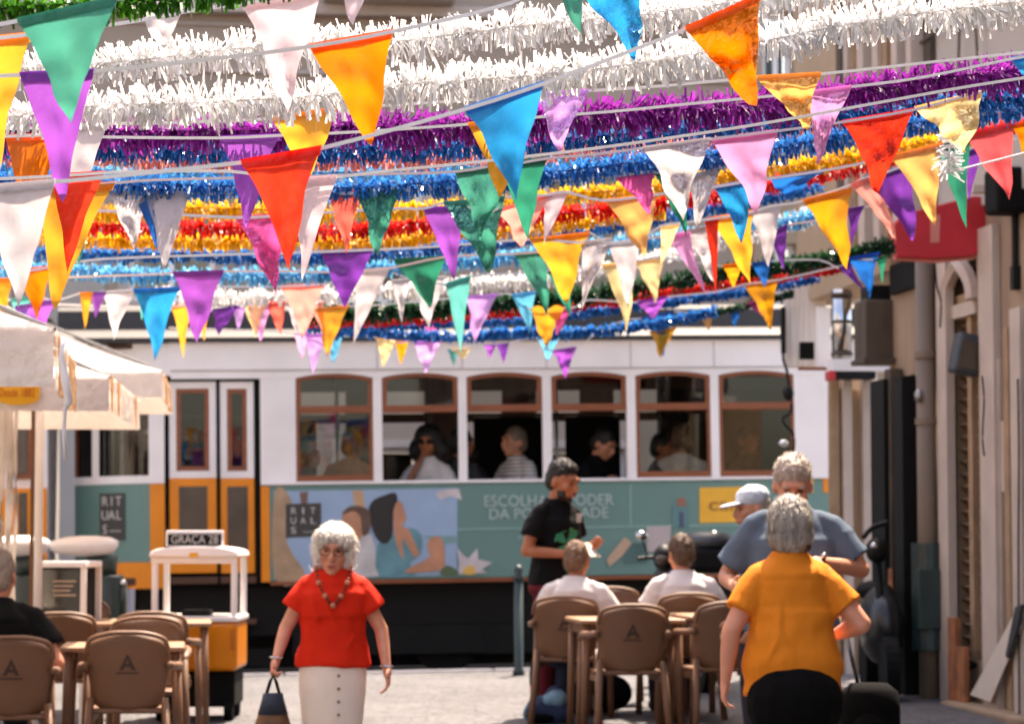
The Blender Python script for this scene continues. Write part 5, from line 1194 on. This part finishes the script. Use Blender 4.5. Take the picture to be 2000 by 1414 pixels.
# ---- shopping trolley at the side of the woman in yellow
x, y = at(1695, 12.4); trl = empty('shopping_trolley', (x, y, gz(x, y)), R(5), label='black wheeled shopping trolley with a silver handle beside the woman in yellow', cat='trolley')
MB().rings([(0, 0, .1, .13, .1), (0, 0, .14, .15, .12), (0, 0, .55, .15, .12), (0, 0, .62, .14, .11), (0, 0, .66, .09, .07)], 20).build('bag', M['black_cloth'], trl, smooth=True)
MB().ell((-.02, -.1, .4), (.1, .06, .13)).build('pocket', M['black_cloth'], trl, smooth=True)
for sx in (-1, 1): MB().cone((sx*.13-.015, .1, .08), (sx*.13+.015, .1, .08), .08, .08, 18).build('wheel', M['black_rubber'], trl)
MB().tube([V((-.04, .06, .64)), V((-.12, -.02, .92)), V((-.17, -.06, 1.02))], .01, 8).build('handle_tube', M['chrome'], trl, smooth=True)
x, y = at(1712, 19.4); bl = empty('street_barrier', (x, y, gz(x, y)), 0, label='black moped with round lamp parked in the dark shop entrance', cat='moped')
z = lambda py: 1.28 - (py-1042)/(FPX/19.4) - gz(x, y)
MB().ell((0, 0, z(1075)), (.085, .1, .1)).build('lamp', M['black_metal'], bl, smooth=True); MB().ell((-.03, -.08, z(1066)), (.03, .03, .03)).build('lamp_glass', M['chrome'], bl, smooth=True)
MB().tube(smooth_line([V((-.1, 0, z(1050))), V((-.02, .05, z(1030))), V((.1, .05, z(1020)))]), .02, 8).build('handlebar', M['black_metal'], bl, smooth=True)
MB().ell((.05, .15, .55), (.17, .4, .3)).build('fairing', M['scooter_paint'], bl, smooth=True); MB().ell((.05, .5, .8), (.14, .3, .08)).build('saddle', M['black_rubber'], bl, smooth=True)
for yy in (-.25, .85): MB().cone((-.0, yy, .24), (.1, yy, .24), .24, .24, 22).build('wheel', M['black_rubber'], bl)
MB().cone((.03, -.2, .3), (.0, .02, z(1085)), .04, .03, 10).build('fork', M['black_metal'], bl)
bl.name = 'parked_moped'
# ================================================================== tinsel garlands over the street
def tinsel_mat(name, rgb, trans=.45, rough=.25):
    m, t, p = nodes(name); c = lin(rgb)
    tc = t.nodes.new('ShaderNodeObjectInfo'); at_ = t.nodes.new('ShaderNodeAttribute'); at_.attribute_name = 'tone'
    mx = t.nodes.new('ShaderNodeMix'); mx.data_type = 'RGBA'; mx.inputs['A'].default_value = (*[x*.62 for x in c], 1); mx.inputs['B'].default_value = (*[min(1, x*1.25+.01) for x in c], 1)
    t.links.new(at_.outputs['Fac'], mx.inputs['Factor']); t.links.new(mx.outputs['Result'], p.inputs['Base Color'])
    p.inputs['Roughness'].default_value = rough; p.inputs['Specular IOR Level'].default_value = .8
    tr = t.nodes.new('ShaderNodeBsdfTranslucent'); t.links.new(mx.outputs['Result'], tr.inputs[0])
    ms = t.nodes.new('ShaderNodeMixShader'); ms.inputs[0].default_value = trans
    t.links.new(p.outputs[0], ms.inputs[1]); t.links.new(tr.outputs[0], ms.inputs[2]); t.links.new(ms.outputs[0], t.nodes['Material Output'].inputs[0]); return m
TC = {'white': (240, 240, 240), 'purple': (150, 44, 158), 'navy': (28, 116, 186), 'pink': (238, 156, 146), 'sky': (96, 186, 226), 'blue': (34, 128, 200), 'yellow': (246, 190, 40), 'red': (226, 40, 30), 'green': (60, 130, 24), 'forest': (28, 74, 44)}
TM = {k: tinsel_mat('tinsel_' + k, v, rough=.22) for k, v in TC.items()}
def tie_lines(line, px0, px1, off, root, m):
    # thin cords carrying on to the houses on both sides of the street
    def run(p, q, x):
        d = p - q; k = (x - p.x)/d.x if abs(d.x) > 1e-4 else 0
        e = V((x, p.y + d.y*k, p.z + max(-.25, min(.9, d.z*k*.8)))); MB().tube([p - off, p.lerp(e, .5) - off - V((0, 0, .03)), e - off], .004, 5).build('tie_cord', m, root)
    if px0 < 0: run(line[0], line[3], -7.45)
    if px1 > 1800: p = line[-1]; run(p, line[-4], RO.x + (RO.y - p.y)*TY + .05)
def tinsel(px_pts, Y, rpx, colour, label, dens=1.0, wscale=1.0):
    pts = [W(x, y, YY(x, Y)) for x, y in px_pts]; line = smooth_line(pts, 8)
    s = FPX/Y; rad = rpx/s
    root = empty('tinsel_garland', line[len(line)//2], label=label, cat='garland', group='tinsel garlands strung across the street')
    o0 = line[len(line)//2]
    MB().tube([p - o0 for p in line], .004, 5).build('core_wire', M['cord'] if colour == 'white' else TM[colour], root)
    tie_lines(line, px_pts[0][0], px_pts[-1][0], o0, root, M['cord'])
    lens = [(b - a).length for a, b in zip(line, line[1:])]; tot = sum(lens)
    cl = colour != 'white'
    n = int(tot * (1150 if cl else 860) * dens * min(1.4, max(.6, 7.5/Y + .25))); mb_v, mb_f, tone = [], [], []
    rg = random.Random(hash(label) & 0xffff if False else sum(map(ord, label)))
    cum = [0]
    for l in lens: cum.append(cum[-1] + l)
    seg = 0; ds = sorted(rg.uniform(0, tot) for _ in range(n))
    for d in ds:
        while seg < len(lens)-1 and cum[seg+1] < d: seg += 1
        t = (d - cum[seg])/max(1e-6, lens[seg]); p = line[seg].lerp(line[seg+1], t) - o0; ax = (line[seg+1] - line[seg]).normalized()
        clump = noise.noise(V((d*9, Y, 0)))
        a = rg.uniform(0, 2*math.pi); u1 = ax.cross(V((0, 0, 1))).normalized(); u2 = u1.cross(ax)
        dr = (u1*math.cos(a) + u2*math.sin(a) + ax*(rg.gauss(0, .3) + clump*.5) + V((0, 0, -.35 if cl else .0))).normalized()
        L = rad*rg.triangular(.45, 1.18, .95)*(1 + .28*clump); wd_ = (.0038 if cl else .0038)*wscale*rg.uniform(.8, 1.3)*max(1, Y/9)
        sdv = dr.cross(V((rg.uniform(-1, 1), rg.uniform(-1, 1), rg.uniform(-1, 1)))).normalized()
        droop = V((0, 0, -rg.uniform(.0, .22)*L)); k = len(mb_v)
        m_ = p + dr*L*.55 + droop*.15; e_ = p + dr*L + droop
        mb_v += [p - sdv*wd_*.5, p + sdv*wd_*.5, m_ + sdv*wd_, m_ - sdv*wd_, e_ + sdv*wd_*.95, e_ - sdv*wd_*.95]
        mb_f += [(k, k+1, k+2, k+3), (k+3, k+2, k+4, k+5)]; tone.append(rg.random())
    me = bpy.data.meshes.new('tinsel_fringe'); me.from_pydata([tuple(q) for q in mb_v], [], mb_f); me.materials.append(TM[colour])
    att = me.attributes.new('tone', 'FLOAT', 'FACE'); att.data.foreach_set('value', [x for x in tone for _ in (0, 1)])
    o = link(bpy.data.objects.new('tinsel_fringe', me), root); o['kind'] = 'stuff'
    return root
tinsel([(-60, 22), (60, 12), (160, 8), (262, 4), (460, -18), (700, -60)], 5.3, 34, 'green', 'grass green tinsel garland in the top left corner of the photo')
tinsel([(-80, 140), (60, 132), (200, 124), (350, 108), (500, 92), (770, 80), (1003, 52), (1130, 40), (1300, 22), (1480, -2), (1700, -34), (1900, -70)], 6.7, 47, 'white', 'uppermost white tinsel garland sagging across the street', 1.1)
tinsel([(-80, 240), (40, 226), (200, 206), (350, 202), (500, 194), (650, 184), (800, 164), (1003, 150), (1200, 130), (1340, 108), (1491, 80), (1653, 48), (1795, 26), (1971, 6), (2100, -14)], 6.3, 50, 'white', 'white tinsel garland just above the purple one', 1.1)
tinsel([(-80, 256), (30, 254), (200, 256), (450, 256), (650, 250), (850, 246), (1000, 238), (1150, 224), (1400, 208), (1600, 190), (1750, 164), (1900, 146), (2000, 138), (2100, 130)], 7.6, 42, 'purple', 'purple tinsel garland below the white ones', 1.25)
tinsel([(-60, 285), (200, 286), (450, 292), (700, 290), (1000, 278), (1250, 260), (1500, 240), (1700, 212), (1950, 190), (2100, 172)], 8.3, 30, 'navy', 'dark blue tinsel garland hugging the purple one', 1.2)
tinsel([(-60, 300), (200, 306), (450, 312), (700, 311), (1000, 300), (1200, 290), (1500, 262), (1700, 236), (1950, 214), (2100, 196)], 9.2, 24, 'pink', 'salmon pink tinsel garland between two blue ones')
tinsel([(-60, 322), (200, 334), (450, 340), (700, 336), (900, 325), (1200, 302), (1500, 274), (1800, 236)], 10, 19, 'sky', 'light blue tinsel garland under the salmon one')
tinsel([(-60, 345), (60, 352), (230, 358), (450, 364), (700, 366), (900, 352), (1100, 334), (1250, 316), (1500, 292), (1650, 262), (1800, 238), (2000, 205)], 9.0, 30, 'blue', 'bright blue tinsel garland above the pale gap of facade', 1.2)
tinsel([(-60, 400), (200, 414), (400, 406), (600, 412), (800, 408), (950, 398), (1100, 380), (1250, 368), (1420, 338), (1550, 322), (1700, 298), (1900, 262)], 11.5, 22, 'yellow', 'upper golden yellow tinsel garland')
tinsel([(-60, 430), (200, 440), (400, 442), (650, 450), (800, 436), (1000, 424), (1100, 414), (1200, 405), (1300, 394), (1450, 368), (1600, 340), (1750, 304), (1900, 262), (2050, 232)], 12, 22, 'red', 'scarlet tinsel garland between the yellow ones')
tinsel([(-60, 455), (200, 466), (400, 470), (700, 470), (850, 456), (1000, 448), (1150, 430), (1300, 412)], 12.6, 20, 'yellow', 'lower golden yellow tinsel garland under the scarlet one')
tinsel([(-60, 488), (180, 495), (360, 496), (560, 500), (750, 492), (900, 480), (1150, 446), (1250, 430), (1400, 404), (1600, 362)], 13.2, 18, 'blue', 'thin blue tinsel garland at mid height')
tinsel([(-60, 520), (150, 528), (300, 536), (600, 536), (750, 520), (1000, 500), (1200, 476), (1400, 450), (1600, 420)], 13.8, 20, 'sky', 'pale sky blue tinsel garland at mid height')
tinsel([(300, 572), (420, 580), (600, 576), (780, 562), (960, 550), (1050, 545), (1200, 520), (1300, 497), (1420, 470), (1550, 435), (1640, 408)], 14.6, 20, 'white', 'small white tinsel garland in the middle of the bunting')
tinsel([(600, 612), (750, 607), (950, 592), (1100, 580), (1250, 558), (1400, 532), (1560, 514), (1650, 498), (1742, 474)], 16.2, 22, 'forest', 'dark green tinsel garland ending by the red sign', 1.4)
tinsel([(600, 628), (740, 624), (950, 612), (1150, 592), (1300, 570), (1500, 542), (1660, 518)], 16.8, 13, 'red', 'thin scarlet tinsel garland below the dark green one', 1.3)
tinsel([(600, 640), (740, 634), (980, 626), (1150, 608), (1300, 588), (1450, 568), (1600, 540)], 17.2, 13, 'blue', 'thin blue tinsel garland below the thin scarlet one', 1.3)
tinsel([(640, 648), (730, 648), (900, 656), (1000, 648), (1150, 646), (1280, 630), (1400, 606)], 18.2, 14, 'blue', 'lowest blue tinsel garland just above the tram roof', 1.3)
tinsel([(1290, 630), (1380, 612), (1440, 600), (1550, 572)], 18.6, 9, 'forest', 'short dark green tinsel strand in front of the tram roof', 1.3)
tinsel([(1508, 432), (1550, 424), (1598, 412)], 14.2, 16, 'white', 'short white tinsel tuft left of the yellow pennant')
tinsel([(1856, 236), (1858, 270), (1854, 305), (1850, 338)], 8.6, 34, 'white', 'loose end of white tinsel dangling among the pennants on the right', 1.1, .7)
# ================================================================== strings of pennants
FC = {'green': (62, 152, 130), 'yellow': (230, 164, 50), 'purple': (160, 82, 188), 'orange': (238, 122, 20), 'white': (206, 201, 204), 'pinkwhite': (224, 204, 210), 'red': (226, 56, 32), 'blue': (10, 146, 208), 'lilac': (214, 164, 232),
      'gold': (238, 176, 98), 'pink': (226, 158, 212), 'mauve': (214, 146, 190), 'cream': (250, 224, 160), 'coral': (238, 104, 88), 'salmon': (240, 156, 142), 'magenta': (222, 88, 158), 'tan': (236, 176, 100), 'teal': (90, 186, 178), 'ochre': (226, 152, 32), 'cyan': (88, 186, 224), 'violet': (120, 56, 160), 'rose': (216, 84, 88), 'dkgreen': (30, 132, 104), 'dkblue': (14, 98, 178)}
NAMES = {'pinkwhite': 'pinkish white', 'dkgreen': 'deep green', 'dkblue': 'deep blue', 'rose': 'rose red'}
FM = {}
def fmat(c, foil):
    k = (c, foil)
    if k not in FM: FM[k] = film('pennant_%s%s' % (c, '_foil' if foil else ''), FC[c], foil, .42 if foil else .55)
    return FM[k]
frnd = random.Random(11)
def pennant(parent, off, c, TL, TR, tip, Y, foil=False, heart=False):
    a, b = W(*TL, YY(TL[0], Y)), W(*TR, YY(TR[0], Y)); t = W(*tip, YY(tip[0], Y) + frnd.uniform(-.05, .05))
    a, b, t = a - off, b - off, t - off
    n = 14; mb = MB(); rows = []
    out = V((0, -1, 0)); w = (b - a).length; sd_ = frnd.uniform(0, 50); amp = (.17 if foil else .10)*w; ph = frnd.uniform(0, 6); pin = 0 if heart else frnd.uniform(.0, .22); curl = frnd.uniform(-.2, .2)*w
    for i in range(n+1):
        f = i/n; row = []
        m = max(1, n - i)
        for j in range(m+1 if i < n else 1):
            s = j/m if i < n else .5
            e = a.lerp(b, .5 + (s-.5)*(1 - pin*math.sin(math.pi*f)*(1-f*.5))); q = e.lerp(t, f)
            if heart and i == 0: q = q + V((0, 0, .0))
            env = min(1, f*2.2)
            # hanging cloth: soft folds running down, crumple in foil, curled side edges
            d = amp*env*(math.sin(ph + s*5.2 + f*1.5)*.5 + noise.noise(V((s*2.6*(1-f*.5)+sd_, f*4.2, 0)))*(1.5 if foil else .9) + (0 if foil else noise.noise(V((s*5.5+sd_, f*7, 9)))*.4) + (noise.noise(V((s*8+sd_, f*10, 3)))*.55 if foil else 0)) + curl*(2*s-1)*f*(1-f)*2
            sl = .09*w*env*noise.noise(V((f*3+sd_, 7+s*.5, 0)))*(1-f*.4)
            q = q + out*d + V((sl, 0, 0)); row.append(len(mb.v)); mb.v.append(tuple(q))
        rows.append(row)
    if heart:
        for idx in rows[0]:
            s = (idx - rows[0][0])/max(1, len(rows[0])-1); mb.v[idx] = tuple(V(mb.v[idx]) + V((0, 0, .022*abs(math.sin(2*math.pi*s)) - .02*(1-abs(2*s-1))**3)))
    for r0, r1 in zip(rows, rows[1:]):
        for j in range(len(r0)-1):
            if j < len(r1): mb.f.append((r0[j], r0[j+1], r1[j]))
            if j+1 < len(r1): mb.f.append((r0[j+1], r1[j+1], r1[j]))
    o = mb.build('pennant', fmat(c, foil), parent, smooth=True, label='%s %s pennant on the cord' % (NAMES.get(c, c), 'shiny foil' if foil else 'plastic'))
    if not heart:      # folded hem over the cord
        h = MB(); nrm = .004
        for dy in (-nrm, nrm):
            p0, p1 = a + V((0, dy, .006)), b + V((0, dy, .006)); q0, q1 = a.lerp(t, .055) + V((0, dy, 0)), b.lerp(t, .055) + V((0, dy, 0))
            k = len(h.v); h.v += [tuple(x) for x in (p0, p1, q1, q0)]; h.f.append((k, k+1, k+2, k+3))
        h.f.append((0, 1, 5, 4)); h.build('hem', fmat(c, False), o)
def bunting(Y, extra, flags, label):
    pts = list(extra)
    for fl in flags:
        if len(fl) < 5 or 'free' not in fl[4:]: pts += [fl[1], fl[2]]
    pts.sort(); P = []
    for p in pts:
        if P and p[0] - P[-1][0] < 14: continue
        P.append(p)
    line = [W(x, y, YY(x, Y)) for x, y in P]; off = line[len(line)//2].copy()
    root = empty('bunting_string', off, label=label, cat='bunting', group='strings of pennants across the street')
    fine = smooth_line(line, 3)
    mb = MB(); th = .0027 if Y < 9 else .0034
    rs = [[p - off + V((0, -th*.6, th*1.5)), p - off + V((0, th*.6, th*1.5)), p - off + V((0, th*.6, -th*1.5)), p - off + V((0, -th*.6, -th*1.5))] for p in fine]
    mb.loft(rs).build('cord', M['cord'], root)
    tie_lines(fine, P[0][0], P[-1][0], off, root, M['cord'])
    for fl in flags:
        ex = fl[4:]; pennant(root, off, fl[0], fl[1], fl[2], fl[3], Y + frnd.uniform(-.02, .02), 'foil' in ex, 'heart' in ex)
bunting(5.0, [(-90, 64), (420, -45)], [('green', (33, 42), (230, -2), (138, 242))], 'nearest bunting string with the large green pennant at top left')
bunting(5.2, [(-160, 372), (170, 350), (1200, 112), (1600, -60)], [('white', (-40, 368), (108, 355), (38, 602)), ('red', (470, 318), (628, 290), (567, 527)), ('blue', (905, 215), (1062, 164), (1008, 392)), ('orange', (1338, 58), (1485, -8), (1472, 210), 'foil')], 'slanting bunting string with large red, blue and orange pennants')
bunting(5.45, [(-140, 156), (420, 115), (1000, 6), (1250, -90)], [('purple', (38, 147), (184, 140), (122, 397)), ('orange', (603, 92), (768, 62), (722, 287)), ('green', (1062, -42), (1150, -62), (1135, 68))], 'bunting string with the large purple and orange pennants on the left')
bunting(5.7, [(-160, 92), (240, 46), (360, 24), (760, -44)], [('yellow', (-110, 86), (62, 68), (-4, 332)), ('pinkwhite', (470, 8), (630, -16), (562, 228))], 'bunting string with a cut off yellow pennant and a large pinkish white one')
bunting(6.1, [(150, -10), (420, -32), (900, -62), (1400, -80)], [('white', (235, -24), (376, -30), (318, 96)), ('pinkwhite', (636, -64), (736, -62), (690, 50)), ('blue', (1108, -56), (1264, -72), (1243, 121), 'foil')], 'bunting string along the top edge with a crumpled blue foil pennant')
bunting(7.1, [(-80, 252), (300, 241), (760, 206), (900, 197), (1300, 168), (1800, 124), (2100, 92)], [('white', (98, 250), (212, 242), (143, 428)), ('yellow', (530, 232), (660, 212), (600, 350)), ('lilac', (1046, 185), (1150, 178), (1090, 305), 'foil'), ('gold', (1476, 152), (1604, 145), (1575, 256), 'foil')], 'bunting string with lilac and gold foil pennants over the purple tinsel')
bunting(7.5, [(-80, 268), (200, 268), (700, 258), (850, 248), (1200, 218), (1350, 203), (1800, 152), (2120, 92)], [('orange', (10, 267), (112, 264), (58, 475)), ('purple', (428, 270), (548, 265), (482, 446)), ('yellow', (914, 243), (1042, 230), (975, 387)), ('pink', (1578, 181), (1664, 170), (1596, 324), 'foil'), ('blue', (1974, 116), (2056, 104), (2012, 170))], 'bunting string with a purple pennant left and pink foil pennant right')
bunting(7.0, [(-100, 354), (250, 336), (450, 335), (760, 334), (880, 322), (1100, 298), (1300, 271), (1500, 240), (1700, 204), (1900, 168), (2100, 138)], [('red', (98, 345), (204, 338), (133, 532)), ('pinkwhite', (572, 352), (658, 346), (590, 547))], 'bunting string with the red pennant hanging in front of yellow at left')
bunting(7.9, [(-100, 374), (300, 352), (500, 347), (760, 340), (1150, 303), (2100, 150)], [('yellow', (60, 372), (226, 358), (104, 606)), ('green', (888, 336), (1000, 322), (938, 470), 'foil'), ('dkgreen', (974, 322), (1068, 310), (1030, 468)), ('white', (1255, 290), (1388, 272), (1335, 432), 'foil'), ('mauve', (1389, 274), (1520, 256), (1480, 419)), ('red', (1645, 239), (1785, 215), (1718, 384), 'foil'), ('cream', (1786, 212), (1919, 180), (1888, 300), 'foil')], 'bunting string with white foil, mauve, shiny red and cream pennants at right')
bunting(9.0, [(-80, 372), (150, 374), (500, 378), (900, 366), (1100, 352), (1500, 308), (1700, 268), (2100, 188)], [('green', (118, 378), (212, 374), (152, 522)), ('white', (212, 376), (290, 377), (262, 492), 'foil'), ('dkblue', (254, 366), (300, 368), (310, 497)), ('white', (286, 377), (372, 378), (318, 528)), ('coral', (640, 378), (708, 374), (676, 496)), ('green', (694, 378), (786, 372), (735, 502), 'foil'), ('magenta', (1198, 345), (1282, 334), (1270, 420)), ('dkgreen', (1276, 336), (1345, 328), (1340, 462)), ('white', (1343, 346), (1408, 330), (1362, 452), 'foil')], 'bunting string with coral and green foil pennants in the middle')
bunting(9.7, [(-80, 408), (200, 412), (760, 408), (1120, 388), (1680, 320), (2100, 212)], [('magenta', (458, 425), (562, 420), (540, 577), 'foil'), ('purple', (826, 408), (906, 404), (886, 547)), ('green', (866, 397), (986, 386), (955, 537), 'foil'), ('salmon', (968, 412), (1082, 378), (1020, 487)), ('pinkwhite', (1064, 382), (1110, 376), (1062, 478)), ('tan', (1180, 392), (1286, 380), (1258, 506)), ('blue', (1394, 366), (1476, 352), (1448, 477), 'foil'), ('dkblue', (1500, 350), (1618, 332), (1537, 392)), ('tan', (1738, 306), (1842, 280), (1825, 442)), ('dkgreen', (1826, 290), (1896, 268), (1888, 446)), ('rose', (1880, 264), (1982, 240), (1970, 390)), ('orange', (1976, 245), (2064, 228), (2012, 332))], 'bunting string with green foil in the middle and tan, green and rose pennants at right')
bunting(11.0, [(-80, 500), (200, 506), (500, 496), (850, 482), (1300, 438), (1500, 404), (2100, 240)], [('orange', (30, 528), (102, 522), (74, 624)), ('violet', (625, 492), (729, 488), (672, 600)), ('yellow', (1034, 468), (1153, 455), (1105, 594)), ('white', (1136, 474), (1196, 466), (1136, 606), 'foil'), ('white', (1188, 476), (1252, 468), (1226, 602)), ('yellow', (1384, 428), (1472, 412), (1466, 556)), ('red', (1376, 430), (1404, 426), (1398, 578)), ('cream', (1290, 442), (1330, 436), (1290, 520)), ('white', (1464, 416), (1528, 400), (1500, 522)), ('ochre', (1568, 393), (1664, 369), (1655, 527)), ('salmon', (1660, 362), (1722, 340), (1752, 472)), ('violet', (1684, 350), (1787, 318), (1786, 471)), ('violet', (1884, 300), (1920, 288), (1893, 396))], 'bunting string with a violet pennant left of centre and ochre and violet ones at right')
bunting(12.2, [(-80, 545), (300, 536), (560, 530), (1100, 486), (1600, 430), (1760, 404)], [('yellow', (-45, 547), (28, 545), (-2, 642)), ('purple', (337, 533), (438, 530), (385, 673)), ('white', (652, 532), (700, 529), (672, 600), 'foil'), ('white', (690, 530), (762, 524), (700, 650)), ('dkgreen', (768, 508), (871, 502), (838, 602)), ('green', (1003, 496), (1072, 490), (1070, 616), 'foil'), ('pink', (1299, 462), (1348, 455), (1380, 577)), ('white', (1338, 452), (1412, 440), (1395, 556), 'foil'), ('violet', (1500, 458), (1538, 440), (1530, 528)), ('violet', (1654, 410), (1688, 404), (1662, 478))], 'bunting string with a purple pennant left and deep green one above centre')
bunting(14.0, [(-80, 578), (120, 572), (500, 560), (820, 548), (1100, 520), (1600, 508), (1745, 484)], [('purple', (28, 600), (112, 586), (60, 691)), ('teal', (20, 586), (62, 580), (40, 660)), ('yellow', (156, 573), (182, 573), (166, 646)), ('purple', (176, 573), (208, 572), (186, 622)), ('white', (198, 571), (266, 567), (222, 666)), ('blue', (260, 566), (353, 562), (304, 706)), ('salmon', (547, 560), (636, 555), (592, 662)), ('white', (698, 540), (753, 530), (690, 672)), ('white', (764, 548), (802, 546), (784, 630), 'foil'), ('teal', (268, 572), (296, 570), (276, 626)), ('dkgreen', (1066, 530), (1118, 524), (1112, 618)), ('cream', (1176, 518), (1242, 511), (1226, 647)), ('ochre', (1410, 520), (1452, 514), (1432, 562)), ('white', (800, 545), (872, 540), (836, 640)), ('teal', (870, 555), (919, 540), (900, 692)), ('cream', (1239, 511), (1299, 504), (1280, 592)), ('dkblue', (1468, 516), (1507, 510), (1495, 562)), ('violet', (1638, 524), (1662, 516), (1686, 567)), ('dkblue', (1656, 506), (1718, 494), (1700, 582)), ('dkgreen', (1712, 508), (1732, 500), (1724, 556))], 'bunting string with a bright blue pennant left in front of the parasols')
bunting(16.0, [(100, 594), (520, 590), (760, 594), (1150, 586), (1400, 570), (1640, 520)], [('yellow', (334, 600), (380, 586), (358, 701)), ('lilac', (452, 600), (482, 596), (466, 648)), ('pink', (484, 602), (532, 596), (508, 670)), ('yellow', (385, 606), (412, 604), (398, 668)), ('white', (556, 592), (600, 588), (580, 655)), ('salmon', (600, 590), (632, 588), (640, 668)), ('magenta', (1076, 604), (1124, 600), (1088, 654)), ('violet', (413, 606), (467, 598), (426, 656)), ('cream', (470, 586), (527, 582), (500, 662)), ('coral', (515, 592), (560, 586), (550, 657)), ('yellow', (616, 604), (682, 598), (638, 697)), ('lilac', (909, 580), (973, 575), (926, 670)), ('cyan', (999, 576), (1047, 570), (1035, 652)), ('yellow', (1036, 604), (1101, 602), (1067, 684), 'heart'), ('purple', (1244, 591), (1304, 580), (1275, 624)), ('ochre', (1452, 556), (1520, 547), (1505, 647))], 'bunting string with a yellow heart shaped pennant over the tram roof')
bunting(18.6, [(330, 640), (480, 645), (560, 650), (700, 652), (1180, 640), (1530, 570)], [('lilac', (597, 656), (642, 650), (611, 732)), ('pink', (574, 652), (606, 650), (590, 702)), ('cyan', (638, 660), (672, 652), (650, 713)), ('cream', (734, 660), (777, 657), (748, 719)), ('ochre', (771, 668), (799, 666), (782, 713)), ('lilac', (807, 669), (863, 665), (831, 729)), ('magenta', (824, 632), (863, 630), (843, 683)), ('teal', (874, 684), (898, 682), (886, 716)), ('cream', (880, 682), (922, 680), (905, 703)), ('purple', (944, 673), (972, 670), (957, 701)), ('violet', (969, 671), (996, 668), (983, 709)), ('cyan', (1049, 661), (1097, 655), (1070, 706)), ('purple', (1079, 686), (1127, 678), (1105, 741), 'foil'), ('dkblue', (1252, 622), (1317, 609), (1296, 697)), ('yellow', (1268, 650), (1322, 640), (1290, 700)), ('tan', (1368, 618), (1394, 611), (1385, 649)), ('dkblue', (1424, 610), (1447, 605), (1435, 641)), ('magenta', (1456, 594), (1500, 582), (1502, 626))], 'farthest bunting string of small pennants along the tram roof')
